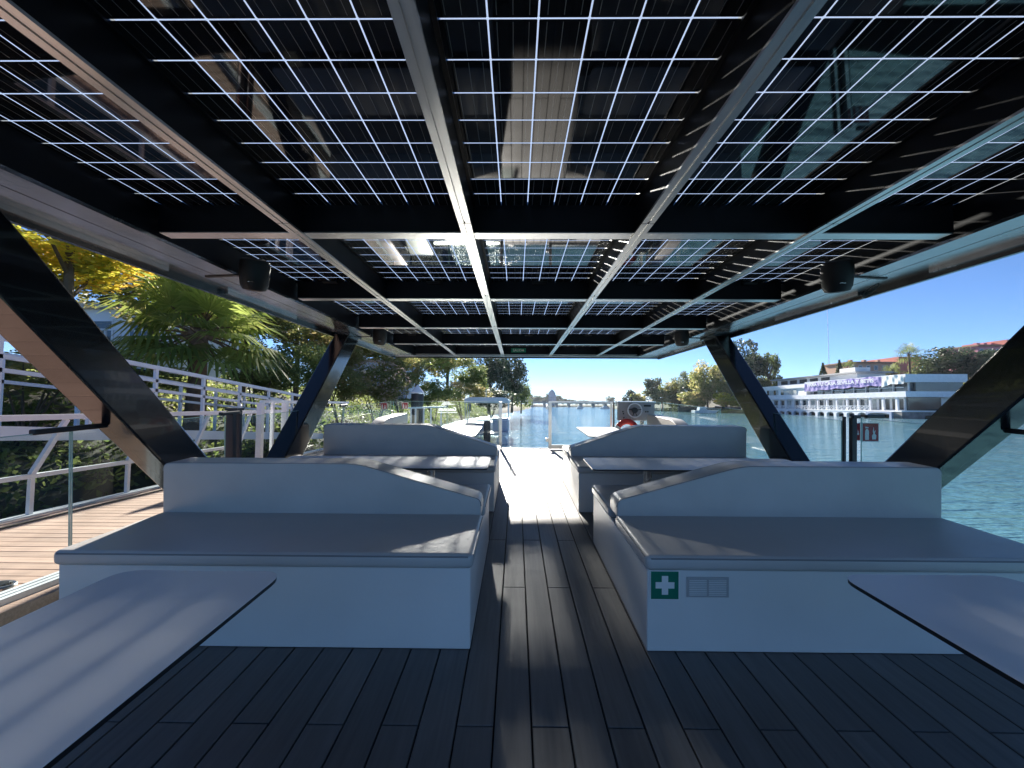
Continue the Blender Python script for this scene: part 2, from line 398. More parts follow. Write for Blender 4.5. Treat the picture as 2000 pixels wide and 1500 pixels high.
for v_ in range(2): mb.box(X0-.035 if v_ == 0 else X1+.002, X0-.002 if v_ == 0 else X1+.035, Y0-2, Y1+.05, -.16, .012)
mb.box(X0-.03, X1+.03, Y1+.004, Y1+.05, -.16, .012); mb.box(X0 + .05, X1 - .05, Y0-2, Y0-.004, -.1, -.002)
solo(mb, 'boat_hull', 'hull_white', 'white twin hull and deck edge of the tour boat one stands on', 'boat hull', (XC, 3, 0), 'deck')

# ---------------------------------------------------------------- canopy of solar panels
canopy = thing('canopy', 'black canopy with a roof of see-through solar panels on slanted pillars', 'canopy', (XC, 3, 1.0), 'roof')
HP, HB, HR = 1.195, 1.022, 1.012
RAILX = [XC + .008 + 1.04 * (i - 1.5) for i in range(4)]
ROWS = [2.52 + 1.65 * i for i in range(-2, 5)]         # near faces of the cross beams
YA, YB = ROWS[0], ROWS[-1]
for x in RAILX:
    r = part(MB().box(x-.03, x+.03, YA, YB + .1, HR + .012, HP + .02), 'rail', 'web_black', canopy)
    fl = MB()
    for s_ in (-1, 1): fl.box(x + s_*.020 - .015, x + s_*.020 + .015, YA, YB + .1, HR, HR + .0115)
    fl.box(x - .006, x + .006, YA, YB + .09, HR + .007, HR + .0117)
    part(fl, 'flange', 'rail_metal', r)
    for y in ROWS[1:]: part(MB().box(x - .036, x + .036, y - .16, y - .157, HR - .0008, HR + .012), 'joint', 'web_black', r)
SIN, SOUT = 2.44, 2.87                                  # soffit, from the centre line
for y in ROWS:
    xs = [XC - SIN] + RAILX + [XC + SIN]
    b_ = MB(); fl = MB()
    for a, b in zip(xs[:-1], xs[1:]):
        b_.box(a + .031, b - .031, y, y + .095, HB + .006, HP + .018); fl.box(a + .037, b - .037, y + .003, y + .095, HB, HB + .0058)
    o = part(b_, 'cross_beam', 'web_black', canopy); part(fl, 'flange', 'rail_metal', o)
# side soffits with the hanging lip, closed at the bow end
for s_ in (-1, 1):
    xi, xo = XC + s_*SIN, XC + s_*SOUT
    o = part(MB().box(min(xi, xo), max(xi, xo), YA, YB + .1, HB - .03, HB - .01), 'soffit', 'soffit', canopy)
    part(MB().box(min(xi, xi + s_*.02), max(xi, xi + s_*.02), YA, YB + .1, HB - .0098, HP + .02), 'side_web', 'web_black', o)
    part(MB().box(min(xo, xo + s_*.03), max(xo, xo + s_*.03), YA, YB + .1, HB - .088, HP + .05), 'lip', 'gloss_black', o)
    xm = XC + s_*(SIN + .17)
    part(MB().box(xm - .003, xm + .003, YA, YB, HB - .0306, HB - .0302), 'seam', 'web_black', o)
    for k_, y in enumerate((1.9, 3.75, 6.9)):
        part(MB().box(min(xo, xo - s_*.05), max(xo, xo - s_*.05), y, y + 1.2, HB - .06, HB - .0305), 'lamp_strip', 'soffit', o)
fe = part(MB().box(XC - SOUT - .03, XC + SOUT + .03, YB + .101, YB + .13, HB - .07, HP + .05), 'bow_fascia', 'gloss_black', canopy)
part(MB().box(XC - SOUT, XC + SOUT, YB + .06, YB + .1005, HB - .045, HB - .012), 'trim', 'rail_metal', fe)
part(MB().box(XC - SOUT - .03, XC + SOUT + .03, YA - .03, YA - .001, HB - .07, HP + .05), 'stern_fascia', 'gloss_black', canopy)
# panels: 5 columns, rows between beams; the five nearest in view carry single cells
CP, GAP = 0.1585, 0.0056
def cell_quad(vs, fs, uvs, cx, cy, z, w, h):
    c = .003; o = len(vs)                              # clipped corners
    pts = [(-w/2+c, -h/2), (w/2-c, -h/2), (w/2, -h/2+c), (w/2, h/2-c), (w/2-c, h/2), (-w/2+c, h/2), (-w/2, h/2-c), (-w/2, -h/2+c)]
    for (a, b) in pts:
        vs.append((cx+a, cy+b, z)); uvs.append((a/w+.5, b/h+.5))
    fs.append(tuple(range(o+7, o-1, -1)))
def cells_mesh(name, centres):
    vs, fs, uvs = [], [], []
    for (cx, cy) in centres: cell_quad(vs, fs, uvs, cx, cy, 0, CP-GAP, CP-GAP)
    me = bpy.data.meshes.new(name); me.from_pydata(vs, [], fs); uvl = me.uv_layers.new(name='UVMap')
    for lp in me.loops: uvl.data[lp.index].uv = uvs[lp.vertex_index]
    me.materials.append(MATS['cell']); return me
cell_one = cells_mesh('cell', [(0, 0)])
cents = [((i-2.5)*CP, (j-4.5)*CP) for i in range(6) for j in range(10)]
cell_many = cells_mesh('cells', cents)
PXW, PYL = 6*CP - GAP, 10*CP - GAP
pane_me = to_mesh(MB().box(-PXW/2, PXW/2, -PYL/2, PYL/2, 0, .003), 'pane'); pane_me.materials.append(MATS['pane'])
fr_mb = MB(); 
for s_ in (-1, 1):
    fr_mb.box(min(s_*PXW/2, s_*(PXW/2+.03)), max(s_*PXW/2, s_*(PXW/2+.03)), -PYL/2 - .04, PYL/2 + .04, -.012, .02)
    fr_mb.box(-PXW/2, PXW/2, min(s_*PYL/2, s_*(PYL/2+.04)), max(s_*PYL/2, s_*(PYL/2+.04)), -.012, .02)
frame_me = to_mesh(fr_mb, 'panel_frame'); frame_me.materials.append(MATS['web_black'])
jb_me = to_mesh(MB().box(-.07, .07, -.03, .03, -.022, -.001), 'junction_box', bevel=.005); jb_me.materials.append(MATS['speaker_black'])
for ri in range(len(ROWS) - 1):
    yc = (ROWS[ri] + .095 + ROWS[ri+1]) / 2
    for ci in range(5):
        xc = XC + .008 + 1.04 * (ci - 2)
        pn = sub('solar_panel', frame_me, canopy, (xc, yc, HP)); pn_base = Vector((xc, yc, HP)); BASE[pn.name] = pn_base
        sub('pane', pane_me, pn, pn_base)
        if ri == 1:
            for (cx, cy) in cents: sub('cell', cell_one, pn, pn_base + Vector((cx, cy, -.002)))
        else:
            tag(sub('cells', cell_many, pn, pn_base + Vector((0, 0, -.002))), kind='stuff')
        if ri % 2 == 0: sub('junction_box', jb_me, pn, pn_base + Vector((0, PYL/2 - .03, -.003)))
# slanted pillars, a V on each side, their feet on the deck
def to_roof(p): return F['roof'].inverted() @ (F['deck'] @ Vector(p))
for s_ in (-1, 1):
    xi, xo = XC + s_*2.635, XC + s_*2.84
    for (yt, yb) in ((1.62, 3.86), (6.28, 4.06)):
        zb = to_roof((0, yb, 0)).z; hw = .205; zt = HB - .035
        y_t, y_b = yt, yb
        mb = MB().prism([(y_b - hw, zb), (y_b + hw, zb), (y_t + hw, zt), (y_t - hw, zt)], 0, min(xi, xo), max(xi, xo))
        pl = part(mb, 'pillar', 'gloss_black', canopy, bevel=.012, seg=2)
        part(MB().box(min(xi, xo) - .012, max(xi, xo) + .012, y_t - hw - .03, y_t + hw + .03, zt - .035, zt + .003), 'head_plate', 'gloss_black', pl)

# speakers hung under the soffit edges
def speaker(x, y, s_, label):
    z = HB - .03
    t = thing('loudspeaker', label, 'loudspeaker', (x, y, z), 'roof', 'loudspeakers under the canopy')
    mb = MB(); ring = []
    m = MB().lathe((0, 0, 0), [(.045, -.128), (.082, -.118), (.098, -.085), (.106, -.02), (.108, .06), (.10, .11), (.06, .125)], 22)
    tilt = Matrix.Translation((x, y, z + .0)) @ Matrix.Rotation(R(12), 4, 'X') @ Matrix.Rotation(R(-s_*8), 4, 'Y')
    mb.v = [tuple(tilt @ Vector(v)) for v in m.v]; mb.f = m.f
    part(mb, 'cabinet', 'speaker_black', t, smooth=True)
    part(MB().bar((x + s_*.08, y, z), (x + s_*.42, y + .05, z - .002), .03, .012).box(x - .012, x + .012, y - .012, y + .012, z + .09, HB + .01), 'bracket', 'speaker_black', t)
    part(MB().box(x - .022 - s_*.03, x + .022 - s_*.03, y - .098, y - .089, z - .085, z - .078), 'badge', 'steel', t)
speaker(-2.07, 3.28, -1, 'large black loudspeaker at the canopy edge above the palm tree')
speaker(2.50, 3.28, 1, 'large black loudspeaker at the canopy edge against the blue sky')
speaker(-2.10, 6.45, -1, 'small-looking black loudspeaker beside the head of the far left pillar')
speaker(2.53, 6.45, 1, 'small-looking black loudspeaker beside the head of the far right pillar')
mb = MB(); cb = [(2.62 + .02*i, 3.3 + .12*math.sin(i*.9), HB - .06 - .05*abs(math.sin(i*.7))) for i in range(14)]
mb.tube([(2.9 + .05*math.cos(a*.5), 3.45 + .06*math.sin(a*.5) , HB - .10 - .045*math.sin(a*.45)) for a in range(26)], .004, 5)
solo(mb, 'speaker_cable', 'speaker_black', 'thin black cable looped below the canopy edge by the right loudspeaker', 'cable', (2.9, 3.45, 1.0), 'roof')

t = thing('exit_sign', 'small green exit sign on the farthest canopy beam', 'sign', (.05, 9.0, HB), 'roof')
part(MB().box(-.11, .21, YB - .012, YB - .002, HB + .045, HB + .135), 'plate', 'green_sign', t)
sub('lettering', text_mesh('SALIDA', .075, .24), t, (.05, YB - .0135, HB + .09), 'white_print', FACE_CAM)

# ---------------------------------------------------------------- benches
def arc_poly(pts, rads, n=5):                     # polygon with rounded corners
    out = []
    m = len(pts)
    for i, (p, r) in enumerate(zip(pts, rads)):
        p = Vector((*p, 0)); a = Vector((*pts[i-1], 0)) - p; b = Vector((*pts[(i+1) % m], 0)) - p
        if r <= 0: out.append((p.x, p.y)); continue
        la, lb = a.length, b.length; a.normalize(); b.normalize(); k = min(r, la*.49, lb*.49)
        A, B_ = p + a*k, p + b*k
        for j in range(n + 1):
            u = j / n; q = A*(1-u)**2 + p*2*u*(1-u) + B_*u*u; out.append((q.x, q.y))
    return out
def bench(s_, yf, label, rear=True, ztop=.80, extra=0.0):
    """s_ -1 left / 1 right; yf: distance of the front of the box; faces the camera, second seat behind the backrest"""
    xa = XC + s_*.437; xb = XC + s_*2.50; lo, hi = min(xa, xb), max(xa, xb)
    t = thing('bench', label, 'bench', ((lo+hi)/2, yf, 0), 'deck', 'back-to-back benches')
    yb0, yb1 = yf + .62, yf + .83
    yend = yf + 1.45 if rear else yb1
    part(MB().box(lo, hi, yf, yend, 0.002, .404), 'box', 'box_white', t, bevel=.004, seg=1)
    def cushion(y0, y1, nm):
        g = MB(); nx, ny = 24, 12; xl, xh = lo - .012, hi + .015      # pillow-topped cushion
        c = part(MB().box(xl, xh, y0, y1, .405, .480), nm, 'cushion', t, bevel=.026, seg=4, smooth=True)
        part(MB().tube([(xl+.024, y0+.004, .466), (xh-.024, y0+.004, .466)], .0042, 6).tube([((xl if s_ > 0 else xh)+(.004 if s_ > 0 else -.004), y0+.03, .466), ((xl if s_ > 0 else xh)+(.004 if s_ > 0 else -.004), y1-.03, .466)], .0042, 6), 'piping', 'piping', c)
        return c
    cushion(yf - .025, yb0 + .02, 'seat_cushion')
    if rear: cushion(yb1 - .02, yend + .025, 'rear_cushion')
    nose = xa - s_*.0; fl = xa + s_*.80
    poly = [(nose, .462), (nose, .575), (fl, ztop), (xb, ztop), (xb, .462)]
    pp = arc_poly(poly, [.015, .04, .08, .05, .015], 6)
    bk = part(MB().prism(pp, 1, yb0, yb1), 'backrest', 'cushion', t, bevel=.028, seg=4, smooth=True)
    for yy in (yb0 + .012, yb1 - .012):
        top = [p for p in pp if p[1] > .5]
        part(MB().tube([(p[0] + 0, yy - .004, p[1] - .004) for p in top], .0048, 6), 'piping', 'piping', bk)
    return t
bench(-1, 2.094, 'nearest left bench with low white box and sloped grey backrest, palm side')
br = bench(1, 2.094, 'nearest right bench, white box carrying a green first aid sign and vent')
bench(-1, 4.373, 'second left bench behind the narrow white table, towards the moored boat', ztop=.835)
bench(1, 4.373, 'second right bench behind the narrow white table, below the steering wheel', ztop=.835)
# vent in the right bench's box
vx0, vx1, vz0, vz1, vy = .845, 1.052, .272, .372, 2.094
v = part(MB().box(vx0, vx1, vy - .004, vy - .0005, vz0, vz1), 'vent', 'vent_grey', br, bevel=.0015, seg=1)
for half in (0, 1):
    for i in range(9):
        a = vx0 + .012 + half*.096; z = vz0 + .012 + i*.0088
        part(MB().bar((a, vy - .0055, z), (a + .085, vy - .0055, z + .0008), .003, .004), 'louvre', 'box_white', v)
t = thing('first_aid_sign', 'green square sign with a white cross on the right bench', 'sign', (.737, 2.09, .33), 'deck')
part(MB().box(.664, .809, 2.0895, 2.0935, .258, .403), 'border', 'white_print', t)
part(MB().box(.669, .804, 2.0875, 2.0893, .263, .398), 'plate', 'green_sign', t)
cx, cz, a, b_ = .737, .331, .046, .0155
part(MB().prism([(cx-b_, cz-a), (cx+b_, cz-a), (cx+b_, cz-b_), (cx+a, cz-b_), (cx+a, cz+b_), (cx+b_, cz+b_), (cx+b_, cz+a), (cx-b_, cz+a), (cx-b_, cz+b_), (cx-a, cz+b_), (cx-a, cz-b_), (cx-b_, cz-b_)], 1, 2.0862, 2.0873), 'cross', 'white_print', t)
# bow sofas along the sides
for s_, lab in ((-1, 'white sunlit bow sofa along the left glass railing'), (1, 'white sunlit bow sofa along the right glass railing')):
    xo = XC + s_*2.52; xi = XC + s_*1.86
    t = thing('bow_sofa', lab, 'sofa', ((xo+xi)/2, 7.0, 0), 'deck', 'sofas along the bow sides')
    part(MB().box(min(xo, xi), max(xo, xi), 6.25, 8.2, .002, .404), 'box', 'box_white', t)
    part(MB().box(min(xi - s_*.02, xo - s_*.2), max(xi - s_*.02, xo - s_*.2), 6.23, 8.2, .405, .48), 'seat_cushion', 'cushion', t, bevel=.02, seg=3, smooth=True)
    pl_ = arc_poly([(6.4, .484), (6.4, .58), (6.9, .76), (8.2, .76), (8.2, .484)], [.01, .06, .15, .05, .01])
    part(MB().prism(pl_, 0, min(xo, xo - s_*.2), max(xo, xo - s_*.2)), 'backrest', 'cushion', t, bevel=.02, seg=3, smooth=True)

# ---------------------------------------------------------------- tables
def table(x0, x1, y0, y1, label, z=.60, rad=.07, legs=None):
    t = thing('table', label, 'table', ((x0+x1)/2, (y0+y1)/2, 0), 'deck', 'white tables with a black edge')
    poly = arc_poly([(x0, y0), (x1, y0), (x1, y1), (x0, y1)], [rad]*4, 6)
    part(MB().prism(poly, 2, z - .003, z), 'top', 'laminate', t, bevel=.001, seg=1)
    part(MB().prism(arc_poly([(x0+.001, y0+.001), (x1-.001, y0+.001), (x1-.001, y1-.001), (x0+.001, y1-.001)], [rad]*4, 6), 2, z - .016, z - .0032), 'edge', 'edge_black', t)
    cx, cy = (x0+x1)/2, (y0+y1)/2
    for (lx, ly) in (legs or [(cx, cy)]):
        part(MB().lathe((lx, ly, 0.001), [(.19, 0), (.19, .008), (.045, .02), (.04, .05), (.04, z - .05), (.10, z - .04), (.10, z - .0165)], 18), 'pedestal', 'steel', t, smooth=True)
table(-1.50, -.875, .10, 1.60, 'white table at the lower left with its corner over the deck', rad=.085)
table(1.225, 1.86, .10, 1.62, 'white table at the lower right in front of the vent', rad=.085)
table(XC - 2.42, XC - .455, 3.60, 4.18, 'narrow white table between the two left benches', rad=.05, legs=[(XC-1.0, 3.9), (XC-1.9, 3.9)])
table(XC + .445, XC + 2.42, 3.60, 4.18, 'narrow white table between the two right benches', rad=.05, legs=[(XC+1.0, 3.9), (XC+1.9, 3.9)])
table(-1.24, -.575, 5.92, 7.25, 'sunlit white bow table on the left near the moored boat', rad=.06)
table(1.03, 1.68, 5.92, 7.25, 'sunlit white bow table on the right beside the lifebuoy', rad=.06)

# ---------------------------------------------------------------- glass railings of the boat
def railing(name, label, segs, clips=(), posts=(), group='glass railings of the boat', post_mat='pile_black'):
    a0 = Vector(segs[0][0]); t = thing(name, label, 'railing', (a0.x, a0.y, 0), 'deck', group)
    for (a, b, h) in segs:
        a, b = Vector(a), Vector(b); d = (b - a).normalized(); nrm = Vector((-d.y, d.x)) * .006
        q = [a - nrm, b - nrm, b + nrm, a + nrm]
        g = MB().add([(p.x, p.y, .03) for p in q] + [(p.x, p.y, h) for p in q], [(0,1,5,4), (2,3,7,6)])
        p_ = put('glass_pane', to_mesh(g, 'glass_pane', BASE[t.name]), 'rail_glass', t)
        e = MB().bar((a.x, a.y, h + .001), (b.x, b.y, h + .001), .0125, .004)
        e.box(a.x - .0045, a.x + .0045, a.y - .0015, a.y + .0015, .03, h - .002); e.box(b.x - .0045, b.x + .0045, b.y - .0015, b.y + .0015, .03, h - .002)
        part(e, 'polished_edge', 'glass_edge', p_)
        part(MB().bar((a.x, a.y, .02), (b.x, b.y, .02), .05, .038), 'base_channel', 'steel', t)
    for (a, b, h) in clips: part(MB().bar((*a, h), (*b, h), .035, .03), 'clip', 'edge_black', t, bevel=.006)
    for (x, y, h, w) in posts: part(MB().box(x - w/2, x + w/2, y - w/2, y + w/2, .002, h), 'post', post_mat, t)
    return t
XL, XR, YF = -2.55, 2.985, 8.66
railing('glass_railing', 'glass railing on the left side facing the red dock', [((XL, .3), (XL, 2.392), 1.04), ((XL, 2.404), (XL, 3.68), 1.04)],
        [((XL, 2.2), (XL, 2.6), 1.05), ((XL, 3.62), (XL, 3.86), 1.05)], [(XL, 3.77, 1.04, .045)])
railing('glass_railing', 'long glass railing on the left running to the bow', [((XL, 3.9), (XL, 6.2), 1.0), ((XL, 6.24), (XL, 8.6), .97)],
        [((XL, 6.1), (XL, 6.34), 1.0)], [(XL, 3.87, 1.04, .03)])
railing('glass_railing', 'glass railing on the right side above the open water', [((XR, .3), (XR, 2.392), 1.04), ((XR, 2.404), (XR, 3.68), 1.04)],
        [((XR, 2.2), (XR, 2.6), 1.05), ((XR - .05, 3.72), (XR + .02, 3.72), 1.05), ((XR + .1, 3.76), (XR + .26, 3.76), 1.05)], [(XR, 3.77, 1.04, .04)])
railing('glass_railing', 'long glass railing on the right running to the bow', [((XR, 3.9), (XR, 6.2), 1.0), ((XR, 6.24), (XR, 8.6), .97)],
        [((XR, 6.1), (XR, 6.34), 1.0)], [(XR, 3.87, 1.04, .02)])
railing('glass_railing', 'bow glass railing on the left with a white logo seen from behind', [((XL + .03, YF), (-1.42, YF), .97), ((-1.40, YF), (-.36, YF), .97)],
        [], [(-.315, YF, .97, .06)], post_mat='rail_metal')
railing('glass_railing', 'bow glass railing on the right behind the steering console', [((2.0, YF), (XR - .03, YF), .97)], [], [(2.0, YF, .97, .03)])
t = thing('bow_gate', 'steel framed glass gate in the middle of the bow railing', 'gate', (.70, YF, 0), 'deck')
part(MB().bar((.70, YF, .02), (.70, YF, .98), .06, .05).bar((.67, YF, .97), (1.97, YF, .97), .03, .025).bar((.73, YF, .06), (1.97, YF, .06), .035, .07).bar((1.95, YF, .08), (1.95, YF, .96), .035, .035), 'frame', 'rail_metal', t)
put('glass_pane', to_mesh(MB().add([(.73, YF, .095), (1.935, YF, .095), (1.935, YF, .955), (.73, YF, .955)], [(0, 1, 2, 3)]), 'glass_pane', BASE[t.name]), 'rail_glass', t)
for z in (.16, .82): part(MB().box(.615, .668, YF - .03, YF + .03, z, z + .07), 'hinge', 'steel', t, bevel=.006)
# the glued-on logo, read from outside, so mirrored in here
t = thing('glass_logo', 'mirrored white ship logo lettering on the bow glass', 'logo', (-1.41, YF, .9), 'deck')
lx = XD(874, 8.66); lz = .79
sub('lettering', text_mesh('Guadaluxe', .10, .36, mirror=True, bold=.002), t, (lx, YF - .0095, lz + .02), 'vinyl', FACE_CAM)
part(MB().box(lx - .20, lx + .20, YF - .0102, YF - .0092, lz - .056, lz - .034), 'underline', 'vinyl', t)
emb = MB().prism(arc_poly([(lx - .14, lz + .10), (lx + .18, lz + .115), (lx + .06, lz + .135), (lx + .04, lz + .175), (lx - .05, lz + .185), (lx - .11, lz + .13)], [.005, .005, .02, .03, .03, .01]), 1, YF - .0102, YF - .0092)
part(emb, 'emblem', 'vinyl', t)

def fire_sign(x, y, z, w, h, label, rot=0):
    t = thing('fire_sign', label, 'sign', (x, y, z), 'deck', 'red fire extinguisher signs')
    part(MB().box(x - w/2 - .006, x + w/2 + .006, y + .001, y + .004, z - h/2 - .006, z + h/2 + .006), 'border', 'white_print', t)
    part(MB().box(x - w/2, x + w/2, y - .002, y + .0008, z - h/2, z + h/2), 'plate', 'red_sign', t)
    k = w / .14; e = MB()
    e.prism(arc_poly([(x - .052*k, z - .07*k), (x - .018*k, z - .07*k), (x - .018*k, z + .01*k), (x - .026*k, z + .03*k), (x - .044*k, z + .03*k), (x - .052*k, z + .01*k)], [.003, .003, .01, .01, .01, .01]), 1, y - .0035, y - .0022)
    e.prism([(x - .05*k, z + .036*k), (x - .022*k, z + .036*k), (x - .022*k, z + .046*k), (x - .05*k, z + .052*k)], 1, y - .0035, y - .0022)
    part(e, 'extinguisher_symbol', 'white_print', t)
    fl = MB().prism([(x + .012*k, z - .065*k), (x + .046*k, z - .065*k), (x + .050*k, z - .03*k), (x + .036*k, z - .012*k), (x + .044*k, z + .02*k), (x + .03*k, z + .004*k), (x + .026*k, z + .05*k), (x + .018*k, z + .01*k), (x + .022*k, z - .015*k), (x + .01*k, z - .03*k)], 1, y - .0035, y - .0022)
    part(fl, 'flame_symbol', 'white_print', t)
fire_sign(XR + .155, 3.77, .91, .135, .155, 'dark red fire extinguisher sign hung on the right railing over the water')
fire_sign(XR + .055, 3.80, .91, .06, .15, 'narrow dark red sign beside the post of the right railing')
fire_sign(XD(790, 8.6), YF - .03, .88, .11, .12, 'right one of two small red signs on the left bow glass')
fire_sign(XL + .01, 8.1, .90, .11, .11, 'left one of two small red signs at the left bow corner')

# steering console, wheel, lifebuoy
t = thing('steering_console', 'grey steering console with a round wheel at the right bow railing', 'console', (2.38, 8.35, 0), 'deck')
part(MB().box(2.02, 2.74, 8.36, 8.46, .62, .985), 'panel', 'console_grey', t, bevel=.012)
part(MB().box(2.01, 2.75, 8.33, 8.48, .987, 1.0), 'hood', 'rail_metal', t)
for x in (2.5, 2.72): part(MB().box(x - .03, x + .03, 8.37, 8.43, .003, .615), 'leg', 'steel', t)
wc = Vector((2.33, 8.30, .83)); wh = MB().tube([wc + Vector((.135*math.cos(a), 0, .135*math.sin(a))) for a in [2*math.pi*i/28 for i in range(28)]], .013, 8, True)
w_ = part(wh, 'steering_wheel', 'white_paint', t, smooth=True)
sp = MB()
for a in (8, 172, 250, 290): sp.tube([wc + Vector((0, .02, 0)), wc + Vector((.13*math.cos(R(a)), 0, .13*math.sin(R(a))))], .008, 6)
part(sp, 'spokes', 'edge_black', w_)
hb = MB().lathe((0, 0, 0), [(.055, -.02), (.058, .01), (.035, .05)], 14); hb.v = [(wc.x + v[0], wc.y + v[2], wc.z + v[1]) for v in hb.v]; part(hb, 'hub', 'edge_black', w_)
part(MB().box(2.52, 2.66, 8.345, 8.359, .90, .935), 'display', 'edge_black', t, bevel=.004)
for (x, z) in ((2.11, .80), (2.12, .76), (2.13, .68), (2.56, .80), (2.60, .80)): part(MB().box(x - .012, x + .012, 8.348, 8.359, z - .014, z + .014), 'switch', 'edge_black', t, bevel=.003)
part(MB().tube([(2.62, 8.4, 1.0), (2.6, 8.38, 1.06)], .01, 6).tube([(2.6 + .03*math.cos(a), 8.38, 1.07 + .03*math.sin(a)) for a in [i*.6283 for i in range(10)]], .009, 6, True).tube([(2.62, 8.4, 1.05), (2.69, 8.4, 1.05)], .012, 6), 'throttle', 'rail_metal', t)
t = thing('lifebuoy', 'red and white lifebuoy ring below the steering console', 'lifebuoy', (2.16, 8.24, .42), 'deck')
c = Vector((2.16, 8.24, .43)); Rb, rb = .185, .055
ring = MB().tube([c + Vector((Rb*math.cos(a), 0, Rb*math.sin(a))) for a in [2*math.pi*i/36 for i in range(36)]], rb, 12, True)
rg = part(ring, 'ring', 'buoy_red', t, smooth=True)
for a0 in (20, 160, 200, 340):
    part(MB().tube([c + Vector((Rb*math.cos(R(a0 + k)), 0, Rb*math.sin(R(a0 + k)))) for k in range(-9, 10, 3)], rb + .003, 12), 'white_band', 'white_print', rg, smooth=True)
part(MB().bar((2.16, 8.26, .675), (2.16, 8.40, .675), .02, .01), 'hook', 'steel', t)

# ---------------------------------------------------------------- floating dock on the left
DZ = CAMZ - 1.2; DX0, DX1 = -5.2, -3.1
mb = MB().box(DX0, DX1 - .125, -3, 17, DZ - .35, DZ - .032)
dock = struct(mb, 'dock', 'joint'); BASE[dock.name] = Vector((0, 0, 0))
dp = to_mesh(MB().cbox(DX0 + .13, DX1 - .13, -.0565, .0565, -.03, 0, .003), 'plank'); dp.materials.append(MATS['dockwood'])
y = -.2; i = 0
while y < 17: sub('plank', dp, dock, (0, y, DZ + .0006*(i % 3))); y += .119; i += 1
al = MB()
for k in range(3): al.box(DX1 - .12 + .041*k, DX1 - .12 + .041*k + .034, -3, 17, DZ - .12, DZ + .014 - .003*k)
part(al, 'edge_profile', 'white_paint', dock); part(MB().box(DX0, DX0 + .125, -3, 17, DZ - .30, DZ + .02), 'outer_edge', 'white_paint', dock)
part(MB().box(DX0 + .30, DX0 + .34, -3, 17, DZ + .003, DZ + .012), 'cable_strip', 'bark', dock)
part(MB().box(DX1 + .003, DX1 + .10, -3, 17, DZ - .22, DZ - .03), 'rubbing_strip', 'dockwood', dock)
t = thing('mooring_cleat', 'round mooring ring lying on the edge of the red dock', 'cleat', (-3.33, 2.62, DZ), 'world')
part(MB().tube([(-3.33 + .09*math.cos(a), 2.75 + .06*math.sin(a), DZ + .02) for a in [i*.3927 for i in range(16)]], .012, 6, True), 'ring', 'steel', t, smooth=True)
part(MB().lathe((-3.33, 2.75, DZ + .004), [(.055, 0), (.05, .03), (.02, .034)], 14), 'cap', 'edge_black', t)
solo(MB().tube([(-2.98, y, DZ - .28 + .0*y) for y in (2.78, 3.35)], .1, 12), 'fender', 'edge_black', 'black cylindrical fender between the boat and the red dock', 'fender', (-2.98, 3.0, DZ), bevel=.02, smooth=True)

# dock railing on its far edge, posts leaning
t = thing('dock_railing', 'white low railing with leaning posts on the far edge of the dock', 'railing', (DX0, 5, DZ))
RX = DX0 + .06
part(MB().bar((RX, -1, DZ + 1.04), (RX, 9.3, DZ + 1.04), .06, .06), 'top_rail', 'white_paint', t)
part(MB().bar((RX, -1, DZ + .42), (RX, 7.5, DZ + .42), .05, .045), 'lower_rail', 'white_paint', t)
for i in range(9):
    y = -.9 + 1.12*i
    part(MB().bar((RX, y - .22, DZ + .44), (RX, y + .10, DZ + 1.01), .045, .045), 'post', 'white_paint', t)
    part(MB().bar((RX, y - .22, DZ + .02), (RX, y - .22, DZ + .40), .04, .04), 'foot', 'white_paint', t)
# gangway, sloping down away from the camera behind the dock
t = thing('gangway', 'white aluminium gangway ramp with handrails rising behind the dock', 'gangway', (-6.6, 8, 0))
GA, GB = Vector((0, .2, CAMZ + .02)), Vector((0, 13.2, CAMZ - .98))
def gp(x, u, h): q = GA.lerp(GB, u); return Vector((x, q.y, q.z + h))
for nm, gx in (('near', -6.05), ('far', -7.35)):
    part(MB().bar(gp(gx, 0, -.02), gp(gx, 1, -.02), .07, .17), 'edge_beam', 'white_paint', t)
    for h, w in ((1.1, .065), (.88, .05), (.72, .05)):
        part(MB().bar(gp(gx, 0, h), gp(gx, 1, h), w, w), 'handrail', 'white_paint', t)
    for i in range(12):
        u = (i + .3) / 12
        part(MB().bar(gp(gx, u, .07), gp(gx, u, 1.07), .05, .05), 'post', 'white_paint', t)
part(MB().add([gp(-6.09, 0, -.03), gp(-6.09, 1, -.03), gp(-7.31, 1, -.03), gp(-7.31, 0, -.03), gp(-6.09, 0, -.07), gp(-6.09, 1, -.07), gp(-7.31, 1, -.07), gp(-7.31, 0, -.07)],
              [(0,1,2,3), (7,6,5,4), (0,4,5,1), (2,6,7,3), (1,5,6,2), (3,7,4,0)]), 'walkway', 'concrete', t)
# mid-dock posts and kiosk-like rail end
t = thing('dock_gate', 'pair of grey aluminium gate posts standing on the dock behind the left pillar', 'gate', (-4.6, 7.6, DZ))
for (x, y, w) in ((-4.55, 7.5, .09), (-4.33, 7.9, .09), (-4.45, 7.7, .05)): part(MB().box(x - w/2, x + w/2, y - w/2, y + w/2, DZ + .004, DZ + 1.22), 'post', 'white_paint', t)
part(MB().bar((-4.55, 7.5, DZ + 1.24), (-4.3, 10.8, DZ + 1.24), .05, .05), 'rail', 'white_paint', t)
t = thing('pedestal_post', 'slim dark service post with a foot coloured like orange sunlight beside the left railing', 'post', (-3.25, 4.84, DZ))
part(MB().box(-3.31, -3.19, 4.8, 4.92, DZ + .25, DZ + 1.12), 'shaft', 'pile_black', t, bevel=.01)
part(MB().box(-3.30, -3.20, 4.81, 4.91, DZ + .004, DZ + .249), 'foot', 'sunlit_orange', t)  # sunlit strip of the post, its orange light put into the colour
